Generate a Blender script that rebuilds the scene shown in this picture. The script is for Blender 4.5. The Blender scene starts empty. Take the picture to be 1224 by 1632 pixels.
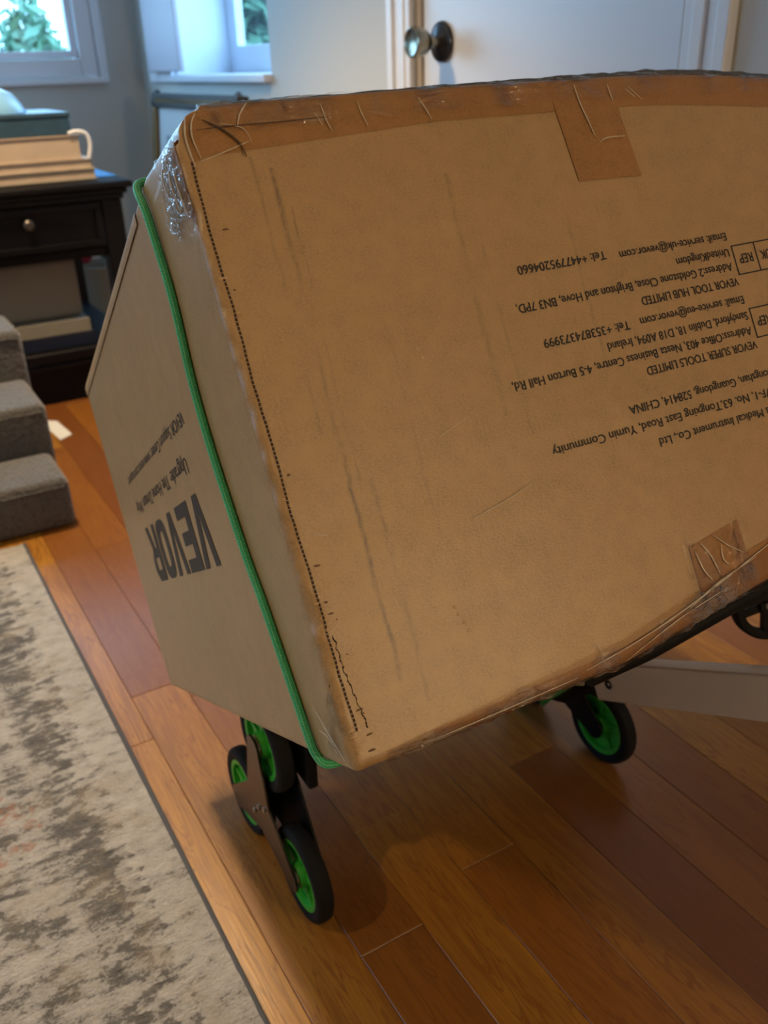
import bpy, bmesh, math, random
from mathutils import Vector, Matrix, noise
random.seed(7)
S = bpy.context.scene
COL = S.collection
# ------------------------------------------------------------------ camera
W0, H0, FPX = 1224, 1632, 1440.0
cam = bpy.data.cameras.new('camera'); cam_o = bpy.data.objects.new('camera', cam); COL.objects.link(cam_o)
cam.sensor_fit = 'VERTICAL'; cam.sensor_height = 36.0; cam.lens = FPX / H0 * 36.0
cam.clip_start = 0.01
yaw, pitch, roll = 0.5217, 0.463, 0.0331
fw = Vector((math.sin(yaw)*math.cos(pitch), math.cos(yaw)*math.cos(pitch), -math.sin(pitch)))
rt = Vector((math.cos(yaw), -math.sin(yaw), 0)); dn = fw.cross(rt)
r2 = math.cos(roll)*rt + math.sin(roll)*dn; d2 = -math.sin(roll)*rt + math.cos(roll)*dn
R3 = Matrix((r2, -d2, -fw)).transposed()
cam_o.matrix_world = Matrix.Translation((0, 0, 1.0)) @ R3.to_4x4()
cam.dof.use_dof = True; cam.dof.focus_distance = 0.74; cam.dof.aperture_fstop = 7.5
S.camera = cam_o
S.view_settings.view_transform = 'Standard'; S.view_settings.look = 'None'
S.view_settings.gamma = 1; S.view_settings.use_curve_mapping = False
S.view_settings.exposure = 0.0
# ------------------------------------------------------------------ world + lights
w = bpy.data.worlds.new('sky'); S.world = w; w.use_nodes = True
bg = w.node_tree.nodes['Background']; bg.inputs['Color'].default_value = (0.38, 0.65, 1.0, 1); bg.inputs['Strength'].default_value = 9.0
def lamp(name, loc, power, col, rad):
    l = bpy.data.lights.new(name, 'POINT'); l.energy = power; l.color = col; l.shadow_soft_size = rad
    o = bpy.data.objects.new(name, l); o.location = loc; COL.objects.link(o); return o
def spot(name, loc, power, col, rad, ang):
    l = bpy.data.lights.new(name, 'SPOT'); l.energy = power; l.color = col; l.shadow_soft_size = rad; l.spot_size = math.radians(ang); l.spot_blend = .6
    o = bpy.data.objects.new(name, l); o.location = loc; COL.objects.link(o); return o
WARM = (1.0, 0.70, 0.38)
L1 = (-1.45, 0.75, 2.42); L2 = (1.12, -2.1, 1.40); L3 = (0.24, 2.4, 2.42)
spot('lamp_glow', L1, 50, WARM, 0.05, 125)
lamp('lamp_glow', L2, 108, WARM, 0.05)  # added low light for the carton's front face
spot('lamp_glow', L3, 235, WARM, 0.14, 98)
XR, YB, XL, YF, ZC = 1.42, 4.58, -4.2, -4.6, 2.6      # room shell
def portal(loc, rot, sx, sy):
    l = bpy.data.lights.new('window_portal', 'AREA'); l.shape = 'RECTANGLE'; l.size = sx; l.size_y = sy
    l.cycles.is_portal = True
    o = bpy.data.objects.new('window_portal', l); o.location = loc; o.rotation_euler = rot; COL.objects.link(o)
# portals filled in with the windows below

# ------------------------------------------------------------------ materials
def mat(name):
    m = bpy.data.materials.new(name); m.use_nodes = True
    nt = m.node_tree; b = nt.nodes['Principled BSDF']
    return m, nt, b
def N(nt, t, **kw):
    n = nt.nodes.new(t)
    for k, v in kw.items():
        if k.startswith('i_'): n.inputs[k[2:].replace('_', ' ')].default_value = v
        else: setattr(n, k, v)
    return n
def lk(nt, a, b): nt.links.new(a, b)
def simple(name, col, rough=0.5, metal=0.0, spec=0.5, bump=0, bscale=200, coat=0, emit=None, es=0, var=0.0, vscale=8):
    m, nt, b = mat(name)
    b.inputs['Base Color'].default_value = (*col, 1); b.inputs['Roughness'].default_value = rough
    b.inputs['Metallic'].default_value = metal; b.inputs['Specular IOR Level'].default_value = spec
    b.inputs['Coat Weight'].default_value = coat
    if emit: b.inputs['Emission Color'].default_value = (*emit, 1); b.inputs['Emission Strength'].default_value = es
    tc = N(nt, 'ShaderNodeTexCoord')
    if bump:
        n = N(nt, 'ShaderNodeTexNoise'); n.inputs['Scale'].default_value = bscale; n.inputs['Detail'].default_value = 4
        lk(nt, tc.outputs['Object'], n.inputs['Vector'])
        bp = N(nt, 'ShaderNodeBump'); bp.inputs['Strength'].default_value = bump; bp.inputs['Distance'].default_value = 0.002
        lk(nt, n.outputs['Fac'], bp.inputs['Height']); lk(nt, bp.outputs['Normal'], b.inputs['Normal'])
    if var:
        n = N(nt, 'ShaderNodeTexNoise'); n.inputs['Scale'].default_value = vscale; n.inputs['Detail'].default_value = 5
        lk(nt, tc.outputs['Object'], n.inputs['Vector'])
        mx = N(nt, 'ShaderNodeMix', data_type='RGBA')
        mx.inputs['A'].default_value = (*[c*(1-var) for c in col], 1); mx.inputs['B'].default_value = (*[min(1, c*(1+var)) for c in col], 1)
        lk(nt, n.outputs['Fac'], mx.inputs['Factor']); lk(nt, mx.outputs['Result'], b.inputs['Base Color'])
    return m
def math_n(nt, op, a, b=None, clamp=False):
    n = N(nt, 'ShaderNodeMath', operation=op); n.use_clamp = clamp
    for i, v in enumerate((a, b)):
        if v is None: continue
        if isinstance(v, (int, float)): n.inputs[i].default_value = v
        else: lk(nt, v, n.inputs[i])
    return n.outputs[0]
def mixc(nt, fac, a, b, blend='MIX'):
    n = N(nt, 'ShaderNodeMix', data_type='RGBA', blend_type=blend)
    if isinstance(fac, (int, float)): n.inputs['Factor'].default_value = fac
    else: lk(nt, fac, n.inputs['Factor'])
    for k, v in (('A', a), ('B', b)):
        if isinstance(v, tuple): n.inputs[k].default_value = (*v, 1) if len(v) == 3 else v
        else: lk(nt, v, n.inputs[k])
    return n.outputs['Result']
def ramp(nt, fac, stops, interp='LINEAR'):
    n = N(nt, 'ShaderNodeValToRGB'); cr = n.color_ramp; cr.interpolation = interp
    while len(cr.elements) < len(stops): cr.elements.new(0.5)
    for e, (p, c) in zip(cr.elements, stops): e.position = p; e.color = (*c, 1) if len(c) == 3 else c
    lk(nt, fac, n.inputs['Fac']); return n.outputs['Color']
def noise_n(nt, vec, scale, detail=4, rough=.5, dist=0.0):
    n = N(nt, 'ShaderNodeTexNoise'); n.inputs['Scale'].default_value = scale; n.inputs['Detail'].default_value = detail
    n.inputs['Roughness'].default_value = rough; n.inputs['Distortion'].default_value = dist
    lk(nt, vec, n.inputs['Vector']); return n.outputs['Fac']
def mapping(nt, vec, scale=(1, 1, 1), loc=(0, 0, 0), rot=(0, 0, 0)):
    n = N(nt, 'ShaderNodeMapping'); n.inputs['Scale'].default_value = scale; n.inputs['Location'].default_value = loc; n.inputs['Rotation'].default_value = rot
    lk(nt, vec, n.inputs['Vector']); return n.outputs['Vector']

def kraft(name, base=(0.43, 0.270, 0.118), tape=False):
    m, nt, b = mat(name)
    tc = N(nt, 'ShaderNodeTexCoord'); o = tc.outputs['Object']
    fine = noise_n(nt, mapping(nt, o, (1, 1, 1.6)), 420, 5, .65)
    mott = noise_n(nt, o, 55, 5, .6); big = noise_n(nt, o, 7, 3, .5)
    c = mixc(nt, ramp(nt, fine, [(.3, (0, 0, 0)), (.72, (1, 1, 1))]), tuple(x*.70 for x in base), tuple(x*1.24 for x in base))
    c = mixc(nt, ramp(nt, mott, [(.35, (0, 0, 0)), (.7, (1, 1, 1))]), c, tuple(x*1.10 for x in base))
    n = N(nt, 'ShaderNodeMix', data_type='RGBA', blend_type='MULTIPLY'); n.inputs['Factor'].default_value = .25
    lk(nt, c, n.inputs['A']); lk(nt, ramp(nt, big, [(.3, (.75, .75, .75)), (.7, (1.1, 1.1, 1.1))]), n.inputs['B']); c = n.outputs['Result']
    # handling scuffs: thin dark streaks running down the face
    sep = N(nt, 'ShaderNodeSeparateXYZ'); lk(nt, o, sep.inputs[0]); X, Y, Z = sep.outputs
    front = math_n(nt, 'LESS_THAN', Y, 0.004)
    wob = math_n(nt, 'MULTIPLY', noise_n(nt, mapping(nt, o, (1, 1, 6)), 3.0, 3), 0.012)
    tot = None
    for x0, sl, wd, z0, z1, st in ((.060, -.030, .0012, .05, .44, .95), (.046, -.02, .0009, .24, .45, .6), (.068, -.03, .0007, .2, .41, .5),
                                   (.205, -.04, .0016, .22, .42, .45), (.222, -.03, .001, .2, .36, .4), (.118, -.02, .001, .14, .33, .3),
                                   (.078, -.03, .0012, .03, .2, .55), (.31, -.03, .0012, .24, .37, .35)):
        line = math_n(nt, 'ADD', x0, math_n(nt, 'MULTIPLY', math_n(nt, 'SUBTRACT', Z, .5), sl*-1.0))
        dd = math_n(nt, 'ABSOLUTE', math_n(nt, 'SUBTRACT', math_n(nt, 'ADD', X, wob), math_n(nt, 'ADD', line, .006)))
        k = math_n(nt, 'SUBTRACT', 1.0, math_n(nt, 'DIVIDE', dd, wd*2.4), True)
        k = math_n(nt, 'MULTIPLY', k, math_n(nt, 'MULTIPLY', math_n(nt, 'GREATER_THAN', Z, z0), math_n(nt, 'LESS_THAN', Z, z1)))
        k = math_n(nt, 'MULTIPLY', k, st)
        tot = k if tot is None else math_n(nt, 'MAXIMUM', tot, k)
    brk = ramp(nt, noise_n(nt, mapping(nt, o, (2.5, 1, 1)), 90, 5, .7), [(.36, (0, 0, 0)), (.55, (1, 1, 1))])
    brk2 = ramp(nt, noise_n(nt, o, 14, 2), [(.36, (0, 0, 0)), (.58, (1, 1, 1))])
    tot = math_n(nt, 'MULTIPLY', math_n(nt, 'MULTIPLY', tot, front), math_n(nt, 'MULTIPLY', brk, brk2))
    # small dark specks
    v = N(nt, 'ShaderNodeTexVoronoi'); v.inputs['Scale'].default_value = 38; lk(nt, o, v.inputs['Vector'])
    sp = math_n(nt, 'LESS_THAN', v.outputs['Distance'], .022)
    c = mixc(nt, math_n(nt, 'MULTIPLY', tot, .9), c, (.10, .065, .05))
    c = mixc(nt, math_n(nt, 'MULTIPLY', sp, .6), c, (.08, .05, .03))
    lk(nt, c, b.inputs['Base Color'])
    b.inputs['Roughness'].default_value = .30 if tape else .40
    b.inputs['Specular IOR Level'].default_value = .45 if tape else .80
    hs = math_n(nt, 'ADD', math_n(nt, 'MULTIPLY', fine, .5), math_n(nt, 'MULTIPLY', mott, .8))
    bp = N(nt, 'ShaderNodeBump'); bp.inputs['Strength'].default_value = .32; bp.inputs['Distance'].default_value = .0012
    lk(nt, hs, bp.inputs['Height'])
    bp2 = N(nt, 'ShaderNodeBump'); bp2.inputs['Strength'].default_value = .25; bp2.inputs['Distance'].default_value = .01
    lk(nt, noise_n(nt, o, 9, 2), bp2.inputs['Height']); lk(nt, bp.outputs['Normal'], bp2.inputs['Normal'])
    lk(nt, bp2.outputs['Normal'], b.inputs['Normal'])
    return m
M = {}
M['kraft'] = kraft('kraft_cardboard')
M['tape'] = kraft('brown_tape', (0.355, 0.180, 0.062), True)
M['ink'] = simple('black_ink', (.016, .014, .014), .55)
M['perf'] = simple('perforation_dark', (.05, .028, .018), .8)
M['torn'] = simple('torn_paper', (.62, .42, .24), .9, bump=.5, bscale=600)
def film_mat(name, bstr=1.0, tint=(1, 1, 1), amt=.32, rough=.12, sc=38):
    m = bpy.data.materials.new(name); m.use_nodes = True; nt = m.node_tree
    for n in list(nt.nodes): nt.nodes.remove(n)
    out = N(nt, 'ShaderNodeOutputMaterial'); tr = N(nt, 'ShaderNodeBsdfTransparent'); tr.inputs['Color'].default_value = (*tint, 1)
    gl = N(nt, 'ShaderNodeBsdfGlossy'); gl.inputs['Roughness'].default_value = rough; gl.inputs['Color'].default_value = (1, 1, 1, 1)
    tc = N(nt, 'ShaderNodeTexCoord'); o = tc.outputs['Object']
    n1 = noise_n(nt, mapping(nt, o, (1.0, 1.3, .30), rot=(0, .2, 0)), sc, 3, .5, .8)
    n2 = noise_n(nt, mapping(nt, o, (.5, 1, 2.2), rot=(0, -.3, 0)), sc*3, 3, .6, .6)
    h = math_n(nt, 'ADD', n1, math_n(nt, 'MULTIPLY', n2, .35))
    bp = N(nt, 'ShaderNodeBump'); bp.inputs['Strength'].default_value = bstr; bp.inputs['Distance'].default_value = .012
    lk(nt, h, bp.inputs['Height']); lk(nt, bp.outputs['Normal'], gl.inputs['Normal'])
    fr = N(nt, 'ShaderNodeFresnel'); fr.inputs['IOR'].default_value = 1.5; lk(nt, bp.outputs['Normal'], fr.inputs['Normal'])
    f = math_n(nt, 'MULTIPLY', fr.outputs[0], amt*5, True)
    f = math_n(nt, 'MINIMUM', f, .85)
    sv = N(nt, 'ShaderNodeSeparateXYZ'); lk(nt, tc.outputs['UV'], sv.inputs[0])
    eu = math_n(nt, 'MINIMUM', math_n(nt, 'SUBTRACT', 1.0, sv.outputs[0]), math_n(nt, 'MINIMUM', sv.outputs[1], math_n(nt, 'SUBTRACT', 1.0, sv.outputs[1])))
    edge = ramp(nt, math_n(nt, 'ADD', math_n(nt, 'MULTIPLY', eu, 3.0), math_n(nt, 'MULTIPLY', math_n(nt, 'SUBTRACT', noise_n(nt, o, 60, 4), .5), 1.0)), [(.10, (0, 0, 0)), (.34, (1, 1, 1))])
    cling = ramp(nt, noise_n(nt, mapping(nt, o, (1, 1, .5)), 26, 3), [(.40, (.12, .12, .12)), (.56, (1, 1, 1))])
    f = math_n(nt, 'MULTIPLY', f, math_n(nt, 'MULTIPLY', edge, cling))
    mx = N(nt, 'ShaderNodeMixShader'); lk(nt, f, mx.inputs[0]); lk(nt, tr.outputs[0], mx.inputs[1]); lk(nt, gl.outputs[0], mx.inputs[2])
    # creases where the film is doubled scatter a little light
    df = N(nt, 'ShaderNodeBsdfDiffuse'); df.inputs['Color'].default_value = (.75, .70, .66, 1)
    rid = N(nt, 'ShaderNodeTexNoise', noise_type='RIDGED_MULTIFRACTAL'); rid.inputs['Scale'].default_value = sc*.45; rid.inputs['Detail'].default_value = 4
    lk(nt, mapping(nt, o, (1.0, .7, .6), rot=(0, .5, 0)), rid.inputs['Vector'])
    cr = ramp(nt, rid.outputs['Fac'], [(.86, (0, 0, 0)), (1.0, (.5, .5, .5))])
    mx2 = N(nt, 'ShaderNodeMixShader'); lk(nt, cr, mx2.inputs[0]); lk(nt, mx.outputs[0], mx2.inputs[1]); lk(nt, df.outputs[0], mx2.inputs[2])
    lk(nt, mx2.outputs[0], out.inputs['Surface']); return m
M['film'] = film_mat('stretch_film', .8, amt=.30, sc=24)
M['film_edge'] = film_mat('bunched_stretch_film', 1.0, (.90, .85, .80), .75, .14, 45)
def cord_mat():
    m, nt, b = mat('green_braid')
    uv = N(nt, 'ShaderNodeTexCoord').outputs['UV']
    sep = N(nt, 'ShaderNodeSeparateXYZ'); lk(nt, uv, sep.inputs[0]); U, V, _ = sep.outputs     # U along (metres*100), V around 0..1
    a = math_n(nt, 'SINE', math_n(nt, 'ADD', math_n(nt, 'MULTIPLY', U, 38.0), math_n(nt, 'MULTIPLY', V, 2*math.pi*8)))
    c = math_n(nt, 'SINE', math_n(nt, 'SUBTRACT', math_n(nt, 'MULTIPLY', U, 38.0), math_n(nt, 'MULTIPLY', V, 2*math.pi*8)))
    h = math_n(nt, 'MAXIMUM', a, c)
    fl = math_n(nt, 'MULTIPLY', math_n(nt, 'GREATER_THAN', math_n(nt, 'SINE', math_n(nt, 'MULTIPLY', V, 2*math.pi*8)), .55), math_n(nt, 'GREATER_THAN', h, .4))
    col = mixc(nt, math_n(nt, 'MULTIPLY', math_n(nt, 'ADD', h, 1.0), .5), (.010, .20, .06), (.07, .74, .32))
    col = mixc(nt, math_n(nt, 'MULTIPLY', fl, .75), col, (.40, .90, .42))
    lk(nt, col, b.inputs['Base Color']); b.inputs['Roughness'].default_value = .42
    bp = N(nt, 'ShaderNodeBump'); bp.inputs['Strength'].default_value = .7; bp.inputs['Distance'].default_value = .0006
    lk(nt, h, bp.inputs['Height']); lk(nt, bp.outputs['Normal'], b.inputs['Normal']); return m
M['cord'] = cord_mat()
def plank_mat():
    m, nt, b = mat('oak_plank')
    tc = N(nt, 'ShaderNodeTexCoord'); oi = N(nt, 'ShaderNodeObjectInfo')
    geo = N(nt, 'ShaderNodeNewGeometry').outputs['Position']; at = N(nt, 'ShaderNodeAttribute', attribute_type='OBJECT', attribute_name='tone').outputs['Fac']
    off = N(nt, 'ShaderNodeCombineXYZ'); lk(nt, math_n(nt, 'MULTIPLY', at, 37.0), off.inputs[0]); lk(nt, math_n(nt, 'MULTIPLY', at, 91.0), off.inputs[1])
    add = N(nt, 'ShaderNodeVectorMath', operation='ADD'); lk(nt, geo, add.inputs[0]); lk(nt, off.outputs[0], add.inputs[1])
    v = add.outputs[0]
    g1 = noise_n(nt, mapping(nt, v, (9, .9, 1)), 3.2, 4, .55, 1.6)
    g2 = noise_n(nt, mapping(nt, v, (60, 2.2, 1)), 5, 5, .6)
    c = ramp(nt, at, [(0, (.24, .088, .016)), (.3, (.35, .150, .020)), (.6, (.44, .205, .026)), (.85, (.31, .120, .018)), (1, (.20, .068, .014))])
    c = mixc(nt, ramp(nt, g1, [(.38, (.45, .45, .45)), (.5, (0, 0, 0)), (.53, (.7, .7, .7)), (.56, (0, 0, 0))]), c, (.16, .050, .012))
    c = mixc(nt, ramp(nt, g2, [(.35, (.5, .5, .5)), (.62, (0, 0, 0))]), c, (.20, .07, .016))
    lk(nt, c, b.inputs['Base Color'])
    b.inputs['Roughness'].default_value = .34; b.inputs['Specular IOR Level'].default_value = .5
    b.inputs['Coat Weight'].default_value = .25; b.inputs['Coat Roughness'].default_value = .22
    bp = N(nt, 'ShaderNodeBump'); bp.inputs['Strength'].default_value = .12; bp.inputs['Distance'].default_value = .002
    lk(nt, math_n(nt, 'ADD', g2, math_n(nt, 'MULTIPLY', g1, .5)), bp.inputs['Height']); lk(nt, bp.outputs['Normal'], b.inputs['Normal']); return m
M['plank'] = plank_mat()
M['subfloor'] = simple('dark_subfloor', (.05, .022, .01), .8)
def rug_mat():
    m, nt, b = mat('distressed_rug')
    o = N(nt, 'ShaderNodeTexCoord').outputs['Object']
    sep = N(nt, 'ShaderNodeSeparateXYZ'); lk(nt, o, sep.inputs[0]); X, Y, Z = sep.outputs
    wide = noise_n(nt, mapping(nt, o, (1, 2.2, 1)), 8, 8, .70, .15)
    mid = noise_n(nt, mapping(nt, o, (.9, 1.8, 1), loc=(3, 1, 0)), 38, 6, .68, .15)
    fine = noise_n(nt, o, 260, 4, .7)
    k = math_n(nt, 'ADD', math_n(nt, 'MULTIPLY', wide, .42), math_n(nt, 'MULTIPLY', mid, .58))
    k = math_n(nt, 'ADD', k, math_n(nt, 'MULTIPLY', math_n(nt, 'SUBTRACT', fine, .5), .14))
    border = math_n(nt, 'GREATER_THAN', math_n(nt, 'ADD', X, math_n(nt, 'MULTIPLY', math_n(nt, 'SUBTRACT', mid, .5), .07)), .14)
    k = math_n(nt, 'ADD', k, math_n(nt, 'MULTIPLY', border, .065))
    band = math_n(nt, 'LESS_THAN', math_n(nt, 'ABSOLUTE', math_n(nt, 'SUBTRACT', math_n(nt, 'ADD', X, math_n(nt, 'MULTIPLY', math_n(nt, 'SUBTRACT', mid, .5), .08)), .085)), .028)
    k = math_n(nt, 'SUBTRACT', k, math_n(nt, 'MULTIPLY', band, .05))
    c = ramp(nt, k, [(.34, (.09, .086, .084)), (.42, (.16, .155, .15)), (.455, (.19, .18, .17)), (.48, (.40, .39, .375)), (.55, (.53, .515, .50)), (.7, (.66, .645, .62))])
    tan = ramp(nt, noise_n(nt, mapping(nt, o, (1, 1, 1), loc=(9, 4, 0)), 11, 6, .7), [(.52, (0, 0, 0)), (.62, (.8, .8, .8))])
    c = mixc(nt, math_n(nt, 'MULTIPLY', tan, .5), c, (.42, .35, .26))
    dx = math_n(nt, 'SUBTRACT', X, -.02); dy = math_n(nt, 'SUBTRACT', Y, 1.14)
    rr = math_n(nt, 'SQRT', math_n(nt, 'ADD', math_n(nt, 'MULTIPLY', dx, dx), math_n(nt, 'MULTIPLY', dy, dy)))
    rust = math_n(nt, 'MULTIPLY', math_n(nt, 'LESS_THAN', rr, .075), ramp(nt, noise_n(nt, o, 45, 4, .6), [(.5, (0, 0, 0)), (.56, (1, 1, 1))]))
    c = mixc(nt, math_n(nt, 'MULTIPLY', rust, .6), c, (.42, .20, .12))
    c = mixc(nt, .35, c, mixc(nt, fine, (.30, .30, .30), (1, 1, 1)), 'MULTIPLY')
    lk(nt, c, b.inputs['Base Color']); b.inputs['Roughness'].default_value = .95; b.inputs['Specular IOR Level'].default_value = .15
    b.inputs['Sheen Weight'].default_value = .25
    bp = N(nt, 'ShaderNodeBump'); bp.inputs['Strength'].default_value = .9; bp.inputs['Distance'].default_value = .004
    lk(nt, math_n(nt, 'ADD', fine, noise_n(nt, mapping(nt, o, (1, 2, 1)), 110, 3)), bp.inputs['Height']); lk(nt, bp.outputs['Normal'], b.inputs['Normal']); return m
M['rug'] = rug_mat()
M['rugedge'] = simple('grey_binding', (.085, .09, .105), .9, bump=.6, bscale=300)
def plush_mat():
    m, nt, b = mat('grey_plush')
    o = N(nt, 'ShaderNodeTexCoord').outputs['Object']
    v = N(nt, 'ShaderNodeTexVoronoi'); v.inputs['Scale'].default_value = 130; lk(nt, mapping(nt, o, (1, 1, 1.0), rot=(.6, .6, .5)), v.inputs['Vector'])
    n = noise_n(nt, o, 9, 4)
    c = mixc(nt, n, (.105, .104, .108), (.165, .163, .165)); c = mixc(nt, math_n(nt, 'MULTIPLY', v.outputs['Distance'], .9, True), c, (.05, .05, .052))
    lk(nt, c, b.inputs['Base Color']); b.inputs['Roughness'].default_value = .9; b.inputs['Sheen Weight'].default_value = .6; b.inputs['Specular IOR Level'].default_value = .2
    bp = N(nt, 'ShaderNodeBump'); bp.inputs['Strength'].default_value = .6; bp.inputs['Distance'].default_value = .004; bp.invert = True
    lk(nt, v.outputs['Distance'], bp.inputs['Height']); lk(nt, bp.outputs['Normal'], b.inputs['Normal']); return m
M['plush'] = plush_mat()
M['wall'] = simple('grey_wall_paint', (.56, .575, .56), .75, bump=.15, bscale=60)
M['ceil'] = simple('white_ceiling', (.75, .74, .70), .9)
M['trim'] = simple('white_trim_paint', (.74, .76, .80), .35)
M['vinyl'] = simple('white_vinyl', (.72, .76, .84), .35)
M['door'] = simple('white_door_paint', (.72, .75, .80), .32, bump=.08, bscale=20)
M['jamb'] = simple('beige_jamb', (.40, .34, .28), .6)
M['nickel'] = simple('satin_nickel', (.30, .27, .20), .24, 1.0)
M['bronze'] = simple('dark_bronze', (.045, .045, .05), .3, .8)
M['black'] = simple('black_powder_coat', (.003, .003, .0035), .6, 0, .2)
M['blackgloss'] = simple('glossy_black_steel', (.02, .016, .014), .24, .3)
M['rubber'] = simple('black_rubber', (.006, .006, .007), .75, 0, .25, bump=.2, bscale=400)
M['green'] = simple('green_plastic', (.035, .42, .035), .38)
M['alu'] = simple('brushed_aluminium', (.86, .85, .80), .40, .1, bump=.1, bscale=150)
M['steel'] = simple('steel_bolt', (.5, .48, .45), .3, 1.0)
M['dwood'] = simple('dark_stained_wood', (.0025, .0023, .0045), .5, 0, .2, bump=.1, bscale=60)
M['pewter'] = simple('pewter_knob', (.10, .09, .085), .4, .8)
M['cream'] = simple('cream_paper', (.50, .41, .34), .8, var=.15, vscale=20)
M['greyb'] = simple('grey_board', (.24, .235, .21), .7)
M['navy'] = simple('navy_cover', (.008, .014, .04), .5)
M['blue'] = simple('blue_vinyl_cover', (.015, .06, .12), .4, var=.5, vscale=30)
M['palebl'] = simple('pale_blue_plastic', (.20, .45, .75), .25, var=.15, vscale=12)
M['whitep'] = simple('white_plastic', (.75, .76, .80), .4)
M['paper'] = simple('white_paper', (.75, .76, .74), .8)
M['gold'] = simple('aged_gilt', (.22, .13, .05), .45, .5, bump=.6, bscale=90)
M['iron'] = simple('dark_carved_wood', (.022, .019, .016), .65, bump=.7, bscale=60)
M['matb'] = simple('picture_mat', (.55, .56, .58), .8)
M['pic'] = simple('picture_print', (.22, .25, .30), .5, var=.7, vscale=14)
M['red'] = simple('red_fabric', (.30, .01, .03), .8)
M['dgreen'] = simple('dark_green_fabric', (.01, .10, .05), .8)
M['tan'] = simple('tan_wicker', (.22, .12, .06), .8)
M['leaf'] = simple('leaf_green', (.10, .22, .14), .6, var=.5, vscale=3)
M['bark'] = simple('bark', (.10, .07, .05), .9)
M['lawn'] = simple('lawn', (.12, .20, .08), .95, var=.3, vscale=2)
M['lampglass'] = simple('lit_frosted_glass', (.8, .7, .55), .4, emit=(1, .8, .55), es=2.5)
def pane_mat():
    m = bpy.data.materials.new('window_glass'); m.use_nodes = True; nt = m.node_tree
    for n in list(nt.nodes): nt.nodes.remove(n)
    out = N(nt, 'ShaderNodeOutputMaterial'); tr = N(nt, 'ShaderNodeBsdfTransparent'); tr.inputs['Color'].default_value = (.90, .97, .97, 1)
    gl = N(nt, 'ShaderNodeBsdfGlossy'); gl.inputs['Roughness'].default_value = .02
    mx = N(nt, 'ShaderNodeMixShader'); mx.inputs[0].default_value = .05
    lk(nt, tr.outputs[0], mx.inputs[1]); lk(nt, gl.outputs[0], mx.inputs[2]); lk(nt, mx.outputs[0], out.inputs['Surface']); return m
M['pane'] = pane_mat()

# ------------------------------------------------------------------ mesh helpers
def obj(name, bm_or_me, m, parent=None, smooth=False, loc=None):
    if isinstance(bm_or_me, bmesh.types.BMesh):
        me = bpy.data.meshes.new(name); bmesh.ops.recalc_face_normals(bm_or_me, faces=bm_or_me.faces); bm_or_me.to_mesh(me); bm_or_me.free()
    else: me = bm_or_me
    if m is not None and len(me.materials) == 0: me.materials.append(m)
    if smooth:
        for p in me.polygons: p.use_smooth = True
        try: me.set_sharp_from_angle(angle=math.radians(smooth if smooth is not True else 40))
        except Exception: pass
    o = bpy.data.objects.new(name, me); COL.objects.link(o)
    if parent: o.parent = parent
    if loc: o.location = loc
    return o
def tag(o, label=None, cat=None, group=None, kind=None):
    if label: o['label'] = label
    if cat: o['category'] = cat
    if group: o['group'] = group
    if kind: o['kind'] = kind
    return o
def empty(name, loc, label, cat, group=None, rot=None):
    o = bpy.data.objects.new(name, None); COL.objects.link(o); o.location = loc; o.empty_display_size = .05
    if rot is not None: o.rotation_euler = rot
    return tag(o, label, cat, group)
def box(bm, x0, x1, y0, y1, z0, z1, bev=0.0, seg=2, mtx=None):
    vs = [bm.verts.new((x, y, z)) for x in (x0, x1) for y in (y0, y1) for z in (z0, z1)]
    fs = [(0, 1, 3, 2), (4, 6, 7, 5), (0, 4, 5, 1), (2, 3, 7, 6), (0, 2, 6, 4), (1, 5, 7, 3)]
    faces = [bm.faces.new([vs[i] for i in f]) for f in fs]
    geom = vs
    if bev:
        es = list({e for f in faces for e in f.edges})
        r = bmesh.ops.bevel(bm, geom=es, offset=bev, segments=seg, affect='EDGES', profile=.5)
        geom = list({v for f in r['faces'] for v in f.verts} | {v for v in vs if v.is_valid})
    if mtx is not None:
        bmesh.ops.transform(bm, matrix=mtx, verts=[v for v in geom if v.is_valid])
    return bm
def bx(*a, **k): return box(bmesh.new(), *a, **k)
def lathe(profile, axis='X', seg=40, center=(0, 0, 0)):
    """profile: list of (r, t) with t along the axis"""
    bm = bmesh.new(); rings = []
    for r, t in profile:
        ring = []
        for i in range(seg if r > 1e-6 else 1):
            a = 2*math.pi*i/seg; u, v = r*math.cos(a), r*math.sin(a)
            p = {'X': (t, u, v), 'Y': (u, t, v), 'Z': (u, v, t)}[axis]
            ring.append(bm.verts.new(Vector(p)+Vector(center)))
        rings.append(ring)
    for A, B in zip(rings, rings[1:]):
        if len(A) == 1 and len(B) == 1: continue
        for i in range(seg):
            j = (i+1) % seg
            if len(A) == 1: bm.faces.new((A[0], B[i], B[j]))
            elif len(B) == 1: bm.faces.new((A[i], B[0], A[j]))
            else: bm.faces.new((A[i], B[i], B[j], A[j]))
    return bm
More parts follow.
